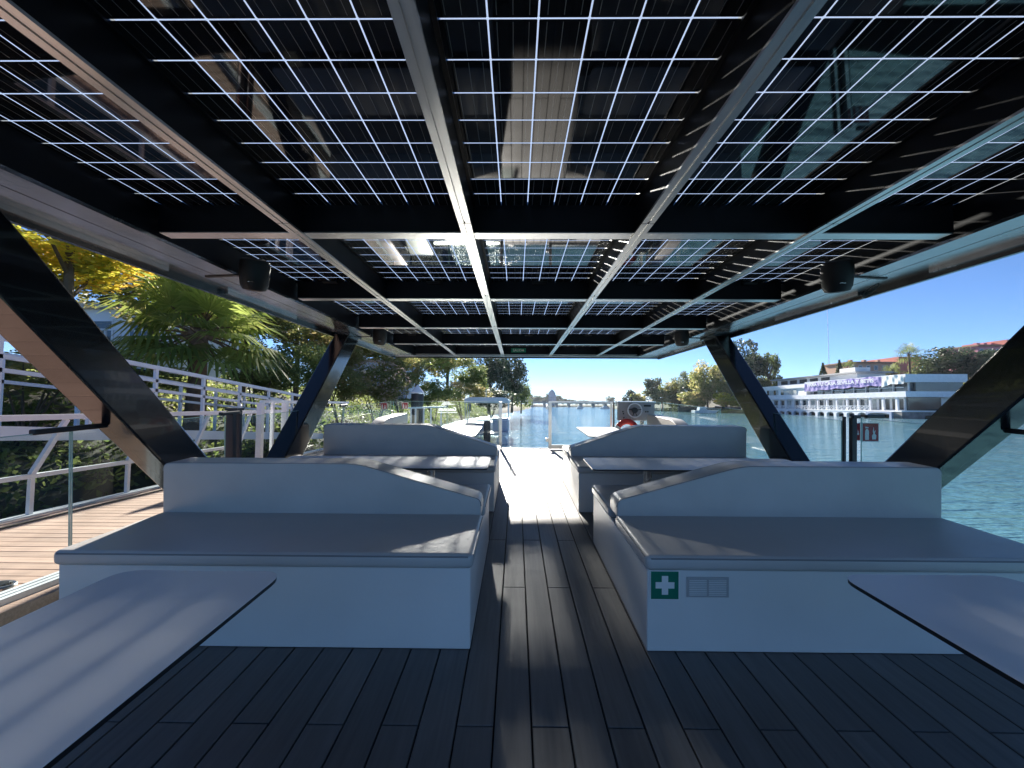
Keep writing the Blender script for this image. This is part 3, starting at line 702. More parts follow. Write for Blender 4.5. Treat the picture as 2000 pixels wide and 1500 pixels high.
part(MB().box(-3.32, -3.18, 4.79, 4.93, DZ + 1.121, DZ + 1.15), 'cap', 'edge_black', t)
# pile with a pointed white cap and the white frame by it
px_, pd = XD(815, 13.6), 13.6
t = thing('mooring_pile', 'dark round mooring pile with a pointed white cap', 'pile', (px_, pd, 0))
part(MB().lathe((px_, pd, -1), [(.195, 0), (.195, 1 + ZD(770, pd))], 20), 'shaft', 'pile_black', t, smooth=True)
zc = ZD(769, pd); part(MB().lathe((px_, pd, zc), [(.215, 0), (.215, .03), (.01, .27)], 20), 'cap', 'white_paint', t)
t = thing('dock_end_railing', 'white frame railing at the dock end beside the capped pile', 'railing', (px_ + .5, 12.8, DZ))
part(MB().bar((XD(795, 12.6), 12.6, ZD(798, 12.6)), (XD(872, 14.5), 14.5, ZD(795, 14.5)), .05, .05), 'top_rail', 'white_paint', t)
for p in (803, 812, 828, 842, 862):
    dd = 12.6 + (p - 795)/77*1.9; part(MB().bar((XD(p, dd), dd, DZ - .2), (XD(p, dd), dd, ZD(798, dd)), .045, .045), 'post', 'white_paint', t)
part(MB().box(XD(795, 12.6), XD(872, 12.6), 12.4, 16, DZ - .4, DZ - .2), 'landing', 'concrete', t)

# ---------------------------------------------------------------- moored pontoon boat
bx, bd = XD(950, 21), 21.0
t = thing('pontoon_boat', 'white pontoon boat with a canvas sun top moored ahead', 'boat', (bx, bd, 0))
for s_ in (-1, 1): part(MB().tube([(bx + s_*.8, bd - .2, .12), (bx + s_*.8, bd + 4.6, .12), (bx + s_*.75, bd + 5.3, .4)], [.27, .27, .06], 12), 'float', 'hull_white', t, smooth=True)
part(MB().box(bx - 1.12, bx + 1.12, bd, bd + 5, .40, .5), 'platform', 'hull_white', t)
part(MB().box(bx - 1.08, bx + .0, bd + .6, bd + 1.4, .501, .98), 'rear_seat', 'blue_grey', t, bevel=.05, seg=2)
part(MB().box(bx + .25, bx + 1.05, bd + 1.2, bd + 1.9, .501, 1.22), 'helm_stand', 'blue_grey', t, bevel=.04)
part(MB().box(bx - 1.1, bx + 1.1, bd + 2.6, bd + 4.8, .501, .95), 'bow_seat', 'hull_white', t, bevel=.05)
part(MB().box(bx - .09, bx + .22, bd - .45, bd + .1, .05, 1.12), 'outboard', 'pile_black', t, bevel=.06, seg=3)
pr = arc_poly([(bx - 1.13, 2.0), (bx + 1.13, 2.0), (bx + 1.13, 2.16), (bx + .9, 2.28), (bx - .9, 2.28), (bx - 1.13, 2.16)], [0, 0, .12, .2, .2, .12])
part(MB().prism(pr, 1, bd + .1, bd + 2.6), 'sun_top', 'canvas', t, bevel=.03)
for s_ in (-1, 1):
    for (ya, yb) in ((.2, .6), (2.5, 1.9), (1.3, 1.25)): part(MB().tube([(bx + s_*1.08, bd + ya, 2.0), (bx + s_*1.08, bd + yb, .5)], .022, 6), 'sun_top_pole', 'white_paint', t)
    part(MB().bar((bx + s_*1.1, bd + .1, 1.15), (bx + s_*1.1, bd + 5, 1.15), .03, .03), 'side_rail', 'white_paint', t)
    for k in range(4): part(MB().bar((bx + s_*1.1, bd + .15 + 1.6*k, .5), (bx + s_*1.1, bd + .15 + 1.6*k, 1.13), .025, .025), 'rail_post', 'white_paint', t)
part(MB().bar((bx - 1.1, bd + .1, 1.15), (bx + 1.1, bd + .1, 1.15), .03, .03), 'stern_rail', 'white_paint', t)
part(MB().tube([(bx - .05, bd + .5, 2.28), (bx - .05, bd + .5, 2.72)], .02, 6), 'mast_light', 'steel', t)
# second dock ahead that it lies at
solo(MB().box(-4.6, -2.75, 18.5, 27, .12, .42), 'jetty', 'concrete', 'pale floating jetty the pontoon boat is moored at', 'jetty', (-3.6, 22, .1))

# ---------------------------------------------------------------- trees
def set_rnd(me, vals):
    a = me.attributes.new('rnd', 'FLOAT', 'FACE'); a.data.foreach_set('value', np.asarray(vals, dtype=np.float32))
def np_mesh(name, V, Fq, rnd):
    me = bpy.data.meshes.new(name); me.vertices.add(len(V)); me.vertices.foreach_set('co', V.astype(np.float32).ravel())
    n = len(Fq); k = Fq.shape[1]; me.loops.add(n*k); me.loops.foreach_set('vertex_index', Fq.astype(np.int32).ravel())
    me.polygons.add(n); me.polygons.foreach_set('loop_start', np.arange(n, dtype=np.int32)*k); me.polygons.foreach_set('loop_total', np.full(n, k, dtype=np.int32))
    me.update(calc_edges=True); set_rnd(me, rnd); return me
def leaves(cent, size, rng, flat=0.5):
    n = len(cent)
    a = rng.normal(size=(n, 3)); a[:, 2] *= flat; a /= np.linalg.norm(a, axis=1)[:, None]
    b = rng.normal(size=(n, 3)); b -= a*(a*b).sum(1)[:, None]; b /= np.linalg.norm(b, axis=1)[:, None]
    s = (size * rng.uniform(.6, 1.35, n))[:, None]
    V = np.stack([cent - a*s, cent + b*s*.5, cent + a*s, cent - b*s*.5], 1).reshape(-1, 3)
    return V, np.arange(4*n).reshape(n, 4)
def crown_mesh(name, n, leaf, seed, clumps=38, zsq=.85, spread=.78, cr=(.16, .36), cut=None):
    rng = np.random.default_rng(seed)
    c = rng.normal(size=(clumps, 3)); c /= np.linalg.norm(c, axis=1)[:, None]
    c *= (rng.uniform(.15, 1, clumps)**.5 * spread)[:, None]; c[:, 2] *= zsq
    r = rng.uniform(cr[0], cr[1], clumps); tone = rng.uniform(0, 1, clumps)
    k = rng.choice(clumps, n, p=r**2/(r**2).sum())
    d = rng.normal(size=(n, 3)); d /= np.linalg.norm(d, axis=1)[:, None]
    rad = r[k] * rng.uniform(.25, 1.08, n)**.6
    p = c[k] + d*rad[:, None]*np.array([1, 1, .8])
    V, Fq = leaves(p, leaf, rng)
    return np_mesh(name, V, Fq, np.clip(tone[k]*.55 + rng.uniform(0, .45, n), 0, 1))
CROWN = {('near', i): crown_mesh('crown', 7500, .037, 10 + i, 46, .85, .82, (.12, .30)) for i in range(3)}
CROWN.update({('mid', i): crown_mesh('crown', 6000, .05, 20 + i, 46, 1.0) for i in range(3)})
CROWN.update({('far', i): crown_mesh('crown', 2600, .075, 30 + i, 34, 1.0) for i in range(3)})
CROWN.update({('tall', i): crown_mesh('crown', 7000, .045, 40 + i, 44, 1.0, .74, (.12, .27)) for i in range(2)})
CROWN[('sparse', 0)] = crown_mesh('crown', 2600, .05, 50, 26, .8, .85, (.14, .26))
_mc = {}
def crown_var(key, m):
    if (key, m) not in _mc:
        me = CROWN[key].copy(); me.materials.clear(); me.materials.append(MATS[m]); _mc[(key, m)] = me
    return _mc[(key, m)]
def tree(x, y, z0, h, rx, key, leafm, label, name='tree', group=None, rz=None, crown_frac=.72, seed=0, cat='tree'):
    rnd = random.Random(seed*77 + int(x*10)); t = thing(name, label, cat, (x, y, z0), 'world', group)
    ch = h*crown_frac/2; cz = h - ch
    tr = h*.015 + .03; mb = MB()
    top = Vector((x + rnd.uniform(-.1, .1)*h*.3, y, z0 + cz))
    mb.tube([(x, y, z0 - .3), (x + .01*h, y, z0 + cz*.45), top, (top.x, y, z0 + cz + ch*.5)], [tr*1.25, tr, tr*.75, tr*.25], 8)
    for i in range(6):
        a = rnd.uniform(0, 6.28); b = Vector((x, y, z0 + cz*(.5 + .1*i)))
        e = b + Vector((math.cos(a)*rx*.65, math.sin(a)*rx*.65, ch*rnd.uniform(.4, .9)))
        mb.tube([b, b.lerp(e, .5) + Vector((0, 0, .05*h)), e], [tr*.5, tr*.32, tr*.1], 6)
    part(mb, 'trunk', 'bark', t, smooth=True)
    sub('crown', crown_var(key, leafm), t, (x, y, z0 + cz), rot=(0, 0, rz if rz is not None else rnd.uniform(0, 6.28)), scale=(rx, rx, ch*1.08))
    return t
def px_tree(px, top, d, wpx, key, leafm, label, zbase=1.5, **kw):
    x = XD(px, d); h = ZD(top, d) - zbase; return tree(x, d, zbase, h, wpx/2/FPX*d, key, leafm, label, seed=int(px), **kw)

def bush(px, py, d, wpx, hpx, key, leafm, label, cat='shrub'):
    x = XD(px, d); z = ZD(py, d); t = thing('shrub', label, cat, (x, d, z - hpx/2/FPX*d)); rx = wpx/2/FPX*d; rz_ = hpx/2/FPX*d
    rnd = random.Random(int(px)); zb = z - rz_*1.2; mb = MB()
    for i in range(5):
        a = rnd.uniform(0, 6.28); mb.tube([(x + .1*math.cos(a), d + .1*math.sin(a), zb - .4), (x + rx*.5*math.cos(a), d + rx*.5*math.sin(a), z + rz_*.3)], [.03, .01], 5)
    part(mb, 'stem', 'bark', t)
    sub('crown', crown_var(key, leafm), t, (x, d, z), rot=(0, 0, rnd.uniform(0, 6)), scale=(rx, rx, rz_))
    return t, Vector((x, d, z)), rx, rz_

# left bank, from the near palm to the far bend
px_tree(110, 330, 9.0, 470, ('near', 0), 'leaf_yellow', 'yellow-green autumn tree above the gangway at the left edge', 2.6, crown_frac=.62)
px_tree(285, 470, 15.0, 330, ('near', 1), 'leaf_mixed', 'olive tree standing behind the yellow autumn tree', 2.8)
px_tree(470, 500, 17.0, 300, ('near', 2), 'leaf_green', 'green tree directly behind the fan palm', 2.6)
px_tree(575, 560, 16.0, 250, ('near', 1), 'leaf_mixed', 'brownish autumn tree between the palm and the far left pillar', 2.3)
px_tree(668, 590, 19.5, 230, ('near', 0), 'leaf_mixed', 'sparse autumn tree seen behind the far left pillar', 2.2)
px_tree(745, 600, 24.0, 200, ('near', 2), 'leaf_mixed', 'green and rust tree right of the far left pillar', 2.2)
px_tree(812, 625, 28.0, 180, ('near', 1), 'leaf_green', 'green tree rising behind the capped mooring pile', 2.0)
px_tree(872, 640, 33.0, 150, ('near', 0), 'leaf_mixed', 'rounded olive tree behind the logo glass', 2.0)
px_tree(918, 705, 40.0, 90, ('mid', 1), 'leaf_green', 'low light green tree left of the tall dark trees', 1.6)
px_tree(955, 672, 58.0, 95, ('mid', 0), 'leaf_dark', 'tall dark tree behind the sun top of the moored boat', 1.0, crown_frac=.88)
px_tree(1000, 685, 66.0, 78, ('mid', 2), 'leaf_dark', 'dark tree at the tip of the left bank beside open sky', 1.0, crown_frac=.9)
px_tree(1018, 742, 80.0, 50, ('mid', 1), 'leaf_green', 'small tree hanging over the water at the left bank tip', .6, crown_frac=.95)
for (p, y_, d_, w_, h_, k_, m_, lb) in (
    (40, 735, 8.6, 330, 130, ('near', 1), 'leaf_mixed', 'leafy bush behind the gangway at the left edge'),
    (230, 745, 9.4, 240, 120, ('near', 2), 'leaf_green', 'dark green bush behind the near left pillar'),
    (500, 720, 13.5, 190, 150, ('near', 0), 'leaf_green', 'green bush right of the fan palm'),
    (590, 722, 15.0, 170, 150, ('near', 1), 'leaf_green', 'dense bush left of the far left pillar'),
    (665, 745, 17.0, 140, 110, ('near', 2), 'leaf_mixed', 'mixed bush seen just right of the far left pillar'),
    (782, 728, 21.0, 120, 110, ('near', 1), 'leaf_mixed', 'tall bush directly left of the capped pile, above the oleander'),
    (640, 690, 18.5, 170, 150, ('near', 0), 'leaf_mixed', 'tall rusty bush seen on both sides of the far left pillar'),
    (850, 765, 25.0, 120, 75, ('near', 2), 'leaf_green', 'low green bush behind the capped pile'),
    (905, 768, 29.0, 110, 70, ('near', 1), 'leaf_mixed', 'low bush left of the moored boat'),
    (960, 778, 40.0, 100, 50, ('mid', 1), 'leaf_dark', 'dark low bush behind the moored boat')):
    bush(p, y_, d_, w_, h_, k_, m_, lb)
t, c, rx, rz_ = bush(735, 750, 18.5, 150, 100, ('near', 0), 'leaf_mixed', 'flowering oleander with pale blossoms left of the capped pile')
rng = np.random.default_rng(9); n = 500; q = rng.normal(size=(n, 3)); q /= np.linalg.norm(q, axis=1)[:, None]; q *= np.array([rx, rx, rz_])*.9
q[:, 1] = -abs(q[:, 1]); V, Fq = leaves(q + np.array(c), .06, rng); fm = np_mesh('blossoms', V - np.array(BASE[t.name]), Fq, rng.uniform(0, 1, n))
tag(put('blossoms', fm, 'petal', t), kind='stuff')

# ivy and grass covering the left bank
rng = np.random.default_rng(77); n = 70000
yy = 3 + 85*rng.uniform(0, 1, n)**1.6; off = rng.uniform(.2, 11, n)
bl_x = np.interp(yy, [-30, 8, 14, 20, 30, 50, 80], [-8.2, -8.0, -7.2, -6.6, -6.8, -6.5, -4])
zz = np.interp(off, [0, .4, 2, 5, 12], [-.3, .15, 1.0, 2.3, 3.2]) + rng.uniform(-.05, .45, n)*(.4 + .6*np.sin(yy*1.3 + off*.9)**2)
V, Fq = leaves(np.stack([bl_x - off, yy, zz], 1), .085, rng, .8)
tag(put('ground_cover', np_mesh('ground_cover', V, Fq, np.clip(.5 + .35*np.sin(yy*.8)*np.cos(off) + rng.uniform(-.3, .3, n), 0, 1)), 'leaf_green'), 'ivy and weeds covering the left river bank', 'ground cover', kind='stuff')
# fan palm
def fan_palm(x, y, z0, h, rad, label, nf=34, nl=22, seed=1, name='fan_palm', group=None, leafm='leaf_palm', tk=1.0):
    rnd = random.Random(seed); t = thing(name, label, 'palm', (x, y, z0), 'world', group); top = Vector((x, y, z0 + h))
    part(MB().tube([(x, y, z0 - .4), (x + .03, y, z0 + h*.5), top + Vector((0, 0, .1))], [rad*.12*tk, rad*.09*tk, rad*.10*tk], 10), 'trunk', 'palm_bark', t, smooth=True)
    for i in range(nf):
        el = R(82 - 112*(i/(nf-1))**.9 + rnd.uniform(-8, 8)); az = i*2.39996 + rnd.uniform(-.2, .2)
        d = Vector((math.cos(az)*math.cos(el), math.sin(az)*math.cos(el), math.sin(el)))
        L = rad*rnd.uniform(.42, .58); hub = top + d*L + Vector((0, 0, -.06*rad*max(0, math.cos(el))))
        side = d.cross(Vector((0, 0, 1))); side = side.normalized() if side.length > .05 else Vector((1, 0, 0)); up = side.cross(d).normalized()
        V, Fc, rv = [], [], []
        s0 = rnd.uniform(0, .5)
        for k in range(nl):
            a = R(-128 + 256*k/(nl-1)); dr = (d*math.cos(a) + side*math.sin(a)).normalized()
            ln = rad*rnd.uniform(.46, .56)*(1 - .28*(abs(a)/R(128))**2); w = rad*.019
            pv = dr.cross(up).normalized()*w
            mid = hub + dr*ln*.58 + up*(.03*rad) ; tip = hub + dr*ln + Vector((0, 0, -rad*rnd.uniform(.06, .2)))
            o = len(V); V += [hub, mid - pv, mid + pv, tip]; Fc += [(o, o+1, o+3, o+2)]; rv.append(min(1, s0 + rnd.uniform(0, .5)))
        B_ = BASE[t.name]; me = np_mesh('frond', np.array([tuple(v - B_) for v in V]), np.array(Fc), rv); me.materials.append(MATS[leafm])
        fo = bpy.data.objects.new('frond', me); COL.objects.link(fo); fo.parent = t; BASE[fo.name] = B_
        part(MB().tube([top, top.lerp(hub, .5) + Vector((0, 0, .02*rad)), hub], [rad*.016, rad*.011, rad*.008], 5), 'leaf_stalk', 'palm_bark', fo)
    return t
fan_palm(XD(378, 10.2), 10.2, 1.5, ZD(655, 10.2) - 1.5, 2.15, 'large green fan palm behind the gangway on the left', 40, 26, 4)

# white house behind the palm and a pale one further right
def house(name, label, x0, x1, y, dep, z0, z1, wall, wins, roof='concrete', rail=False):
    t = thing(name, label, 'house', ((x0+x1)/2, y, z0))
    part(MB().box(x0, x1, y, y + dep, z0, z1), 'wall', wall, t)
    part(MB().box(x0 - .3, x1 + .3, y - .4, y + dep + .3, z1 + .003, z1 + .25), 'roof', roof, t)
    for (a, b, c, d) in wins:
        w = part(MB().box(a, b, y - .03, y - .004, c, d), 'window', 'white_paint', t); part(MB().box(a + .08, b - .08, y - .045, y - .0315, c + .08, d - .08), 'pane', 'win_glass', w)
    if rail:
        zr = rail; r_ = part(MB().bar((x0, y - 1.2, zr + 1), (x1, y - 1.2, zr + 1), .08, .08), 'balcony_rail', 'white_paint', t); n = int((x1-x0)/.35)
        for i in range(n): part(MB().bar((x0 + i*.35, y - 1.2, zr + .003), (x0 + i*.35, y - 1.2, zr + .96), .07, .07), 'baluster', 'white_paint', r_)
        part(MB().box(x0, x1, y - 1.3, y - .005, zr - .2, zr), 'balcony_slab', 'white_paint', t)
    return t
hx = XD(200, 20); house('white_house', 'white house with a balcony balustrade glimpsed behind the palm', hx - 3, XD(330, 20), 20.5, 6, 2.5, ZD(600, 20), 'white_wall', [(hx - 1.5, hx - .3, 4.6, 6.0), (hx + .5, hx + 1.7, 4.6, 6.0)], 'concrete', 4.3)
hx = XD(745, 44); house('pale_house', 'pale house glimpsed through the trees above the oleander', hx - 3.5, hx + 2.5, 44, 6, 2.5, ZD(708, 44), 'blue_grey', [(hx - 2.5, hx - 1.2, 4.4, 5.6), (hx, hx + 1.2, 4.4, 5.6)], 'roof_tile')

# ---------------------------------------------------------------- right bank: the white river club
F['club'] = Matrix(((-.037, .9995, 0, 65.7), (-1.234, -.03, 0, 110.0), (0, 0, 1, 0), (0, 0, 0, 1)))
club = thing('river_club', 'long white riverside club building with arches along the water', 'building', (16, 4, 0), 'club')
LN = 32.4
part(MB().box(-6, LN - 1.5, .9, 9, .5, 3.55), 'ground_floor_wall', 'white_wall', club)
part(MB().box(-6, LN + .3, -1.5, 9, 1.1, 1.32), 'terrace', 'white_wall', club)
part(MB().box(-6, LN + .25, -.7, 9.2, 3.56, 4.5), 'slab', 'white_paint', club)
part(MB().box(-6, 12, -.25, 9, 4.503, 6.15), 'upper_wall', 'white_wall', club)
part(MB().box(12.003, LN - .4, 1.0, 9, 4.503, 6.0), 'upper_glazing', 'win_glass', club)
part(MB().box(12.05, LN + .2, -.6, 9.2, 6.003, 7.33), 'roof_band', 'white_paint', club)
part(MB().box(-6, 12.03, -.5, 9, 6.153, 7.0), 'parapet', 'white_wall', club)
part(MB().box(-2, 20, 3.5, 9, 7.34, 8.65), 'top_floor', 'white_wall', club); part(MB().box(-3, 21, 2.3, 9.5, 8.653, 8.95), 'top_roof', 'concrete', club)
part(MB().box(15.0, 18.5, 4.5, 7.5, 8.953, 10.0), 'stair_tower', 'white_wall', club)
part(MB().box(LN - .41, LN - .1, 1.3, 8.8, 4.503, 6.0), 'end_glazing', 'win_glass', club); part(MB().box(LN - 1.49, LN - 1.2, 1.2, 6.5, 1.35, 3.5), 'end_window', 'win_glass', club)
part(MB().box(LN - 1.0, LN + .28, -1.45, 9.2, .0, 1.09), 'stone_base', 'stone', club); part(MB().box(LN - 5.5, LN - 1.02, 3, 9, -.2, 1.09), 'inner_base', 'stone', club)
for i in range(7): part(MB().box(1.2 + i*3.05 - 8, 3.4 + i*3.05 - 8, 2.9+.55, 3.497, 7.5, 8.4), 'window', 'dark_inside', club) if 1.2 + i*3.05 - 8 > -2 else None
for (a, b) in ((-5.5, -1.2), (-.6, 3.6), (4.3, 9.4)):
    w = part(MB().box(a, b, -.30, -.254, 4.62, 6.0), 'window', 'white_paint', club)
    n = 5
    for k in range(n): part(MB().box(a + .08 + (b-a-.1)*k/n, a + (b-a-.1)*(k+1)/n, -.335, -.3015, 4.72, 5.92), 'pane', 'curtain' if k % 3 else 'win_glass', w)
for i in range(9): part(MB().box(12.4 + i*2.4, 12.56 + i*2.4, .75, .99, 4.503, 6.0), 'mullion', 'white_paint', club)
part(MB().bar((12.1, -.5, 5.15), (LN - .2, -.5, 5.15), .06, .06), 'balcony_rail', 'white_paint', club)
for i in range(17):
    x = -5 + 2.25*i
    part(MB().box(x - .16, x + .16, -.55, -.23, 1.323, 3.557), 'column', 'white_paint', club)
    if x < LN - 3: 
        w = part(MB().box(x + .25, x + 2.0, .86, .897, 1.45, 3.3), 'window', 'curtain' if i % 3 == 1 else 'win_glass', club)
        part(MB().box(x + 1.08, x + 1.16, .82, .858, 1.45, 3.3), 'mullion', 'white_paint', w)
# arches at the waterline
def arch_bay(x0, x1, yf, z1, wpier, rise):
    mb = MB(); a, b = x0 + wpier, x1 - wpier; n = 10; zs = z1 - rise - .22
    out, inn = [], []
    for k in range(n + 1):
        q = math.pi*(1 - k/n); inn.append(((a+b)/2 + (b-a)/2*math.cos(q), zs + rise*math.sin(q)))
    for dy in (0,):
        mb.box(x0, a, yf, yf + .5, -.3, z1); mb.box(b, x1, yf, yf + .5, -.3, z1)
        for k in range(n):
            (xa, za), (xb, zb) = inn[k], inn[k+1]
            mb.add([(xa, yf, za), (xb, yf, zb), (xb, yf, z1), (xa, yf, z1), (xa, yf + .5, za), (xb, yf + .5, zb), (xb, yf + .5, z1), (xa, yf + .5, z1)], [(0,1,2,3), (0,4,5,1)])
    return mb
for i in range(15): part(arch_bay(-6 + 2.2*i, -6 + 2.2*(i+1) - .002, -1.45, 1.095, .3, .42), 'arch', 'white_paint', club)
part(arch_bay(27.0, LN - 1.02, -1.8, 1.095, .35, .25), 'boat_gate', 'blue_grey', club)
part(MB().box(-6, LN - 5.6, 1.2, 1.5, -.3, 1.09), 'arch_back_wall', 'dark_inside', club)
bl = part(MB().bar((-6, -1.4, 2.08), (LN - 5, -1.4, 2.08), .1, .09), 'balustrade', 'white_paint', club)
x = -6.0
lat = MB()
while x < LN - 5.9:
    lat.bar((x, -1.4, 1.35), (x + .8, -1.4, 2.05), .05, .07); lat.bar((x + .8, -1.36, 1.35), (x, -1.36, 2.05), .05, .07); lat.bar((x + .85, -1.38, 1.33), (x + .85, -1.38, 2.03), .09, .09); x += .9
part(lat, 'lattice', 'white_paint', bl)
# banner on the roof band, wrinkled
t = thing('banner', 'long purple banner with white lettering hung on the white club building', 'banner', (20, -.7, 6.6), 'club')
def wavy(x0, x1, z0, z1, nx, nz, amp, yb):
    mb = MB(); rnd = random.Random(4); ph = [rnd.uniform(0, 6) for _ in range(6)]
    for i in range(nx + 1):
        for j in range(nz + 1):
            u, v = i/nx, j/nz; x = x0 + (x1-x0)*u
            w = amp*(math.sin(x*2.3 + ph[0] + 2*v) + .6*math.sin(x*5.1 + ph[1] - 3*v) + .4*math.sin(x*9 + ph[2] + 5*v))
            sag = -.22*abs(math.sin(x*.9 + ph[3]))*(1 - v) + .10*math.sin(x*1.7)*v - .45*(1-u)**2
            mb.v.append((x, yb - abs(amp)*2 + w, z0 + (z1-z0)*v + sag))
    for i in range(nx):
        for j in range(nz): mb.f.append((i*(nz+1)+j, (i+1)*(nz+1)+j, (i+1)*(nz+1)+j+1, i*(nz+1)+j+1))
    return mb
part(wavy(12.2, 28.9, 5.75, 7.25, 120, 8, .028, -.70), 'cloth', 'banner', t, smooth=True)
part(wavy(28.95, LN + .05, 5.95, 7.3, 40, 8, .04, -.70), 'blank_cloth', 'banner_white', t, smooth=True)
sub('lettering', text_mesh('PARA TU CASA SEVILLA Y BETIS', .95, 14.6, bold=.03), t, (20.4, -.90, 6.58), 'white_print', FACE_CAM)

# houses up the slope
def block(name, label, x0, x1, y, dep, z0, z1, wall, rows, cols, step=0, wing=None):
    t = thing(name, label, 'building', ((x0+x1)/2, y, z0))
    w_ = (x1-x0)/cols
    part(MB().box(x0, x1, y, y + dep, z0, z1), 'wall', wall, t); part(MB().box(x0 - .3, x1 + .3, y - .5, y + dep, z1 + .003, z1 + .4), 'roof', 'roof_tile', t)
    if wing: part(MB().box(x1 + .003, x1 + wing[0], y - 1.2, y + dep, z0, z1 + wing[1]), 'wing', wing[2], t)
    for r_ in range(rows):
        zf = z1 - 3.0*(r_+1)
        for c_ in range(cols):
            a = x0 + w_*(c_ + .25)
            w = part(MB().box(a, a + w_*.5, y - .04, y - .004, zf + .9, zf + 2.3), 'window', 'white_paint', t); part(MB().box(a + .12, a + w_*.5 - .12, y - .06, y - .0415, zf + 1.0, zf + 2.2), 'pane', 'win_glass', w)
        bl_ = part(MB().box(x0 + .3, x1 - .3, y - 1.0, y - .005, zf + .1, zf + .3), 'balcony', 'white_wall', t)
    for c_ in range(3): part(MB().box(x0 + 2 + c_*(x1-x0)*.3, x0 + 2.8 + c_*(x1-x0)*.3, y + 2, y + 3.0, z1 + .403, z1 + 1.2), 'chimney', wall, t)
    return t
d_ = 125; block('apartment_block', 'orange and red apartment block behind the white club', XD(1655, d_), XD(1745, d_), d_, 10, 6, ZD(706, d_), 'orange_wall', 1, 6, wing=(XD(1788, d_) - XD(1745, d_), 1.8, 'red_wall'))
d_ = 112; block('pink_house', 'pink house on the hill at the right edge', XD(1905, d_), XD(1952, d_), d_, 10, 9, ZD(672, d_), 'pink_wall', 3, 3, wing=(XD(2080, d_) - XD(1952, d_), 1.6, 'red_wall'))

# right bank trees
for (p, top, d_, w_, k_, m_, zb, lb, cf) in (
    (1455, 652, 124, 92, ('tall', 0), 'leaf_dark', 1.5, 'tall poplar left of the white club, nearest its roof', .9),
    (1500, 668, 122, 60, ('tall', 1), 'leaf_green', 1.5, 'slimmer poplar touching the left end of the white club', .9),
    (1416, 708, 122, 80, ('mid', 1), 'leaf_mixed', 1.2, 'pale green tree behind the far right pillar', .92),
    (1380, 700, 130, 86, ('mid', 2), 'leaf_mixed', 1.0, 'broad pale tree just left of the far right pillar', .92),
    (1345, 716, 142, 64, ('mid', 0), 'leaf_far', 1.0, 'tree with a pointed top above the right bank', .92),
    (1312, 732, 150, 62, ('mid', 1), 'leaf_mixed', 1.0, 'olive tree above the steering console', .92),
    (1274, 728, 160, 44, ('far', 2), 'leaf_far', 1.0, 'taller round tree above the steering wheel', .8),
    (1292, 752, 156, 60, ('far', 0), 'leaf_far', .8, 'low tree filling the right bank above the console', .95),
    (1250, 760, 168, 40, ('far', 1), 'leaf_mixed', .8, 'small tree left of the taller round tree', .95),
    (1230, 758, 172, 32, ('far', 0), 'leaf_dark', .8, 'outermost dark tree at the tip of the right bank', .95),
    (1360, 755, 132, 90, ('far', 1), 'leaf_mixed', .6, 'low waterside tree below the broad pale tree', .97),
    (1425, 758, 119, 80, ('far', 2), 'leaf_yellow', .6, 'yellowish waterside bush beside the far right pillar', .97),
    (1325, 765, 145, 70, ('far', 0), 'leaf_far', .5, 'low waterside tree right of the console', .97),
    (1840, 668, 100, 110, ('mid', 0), 'leaf_dark', 5, 'dark spreading pine behind the right end of the club', .75),
    (1895, 672, 98, 90, ('mid', 2), 'leaf_dark', 5, 'dark pine in front of the pink house', .75),
    (1800, 690, 104, 60, ('mid', 1), 'leaf_green', 4, 'green tree between the palm and the dark pines', .85),
    (1885, 735, 84, 90, ('mid', 2), 'leaf_mixed', 2, 'brownish bush beside the right end of the club', .95),
    (1925, 730, 88, 80, ('mid', 1), 'leaf_mixed', 3, 'dry bush below the pink house', .95),
    (1960, 740, 76, 100, ('mid', 0), 'leaf_dark', 1.5, 'dark bush behind the near right pillar', .95)):
    px_tree(p, top, d_, w_, k_, m_, lb, zb, crown_frac=cf)
for (p, top, d_, lb) in ((1605, 706, 112, 'left one of two small cypresses above the club roof'), (1637, 700, 112, 'right one of two small cypresses above the club roof')):
    x = XD(p, d_); zt = ZD(top, d_); t = thing('cypress', lb, 'tree', (x, d_, 5), 'world', 'cypresses above the club')
    part(MB().tube([(x, d_, 4.5), (x, d_, zt - 1)], [.2, .06], 6), 'trunk', 'bark', t)
    rng = np.random.default_rng(p); n = 1800; u = rng.uniform(0, 1, n)**.7; a = rng.uniform(0, 6.28, n); r_ = 1.5*(1-u**1.5)*rng.uniform(.5, 1.1, n)**.5
    q = np.stack([x + r_*np.cos(a), d_ + r_*np.sin(a), 6 + (zt - 6)*u], 1); V, Fq = leaves(q, .22, rng)
    put('crown', np_mesh('crown', V - np.array([x, d_, 5]), Fq, rng.uniform(0, 1, n)), 'leaf_dark', t)
fan_palm(XD(1772, 100), 100, 4, ZD(690, 100) - 4, 3.6, 'tall palm in front of the red apartment wing', 22, 14, 7, 'palm', leafm='leaf_green', tk=.6)
fan_palm(XD(1652, 112), 112, 5, ZD(719, 112) - 5, 3.4, 'small palm left of the orange apartments', 18, 12, 8, 'palm', leafm='leaf_green', tk=.6)
fan_palm(XD(1738, 96), 96, 4, ZD(726, 96) - 4, 3.0, 'low pale palm just above the club roof', 18, 12, 9, 'palm', leafm='leaf_green')
x = XD(1617, 210); solo(MB().tube([(x, 210, 8), (x, 210, ZD(585, 210))], [.22, .10], 6), 'radio_mast', 'steel', 'thin tall radio mast above the club against the sky', 'mast', (x, 210, 8))

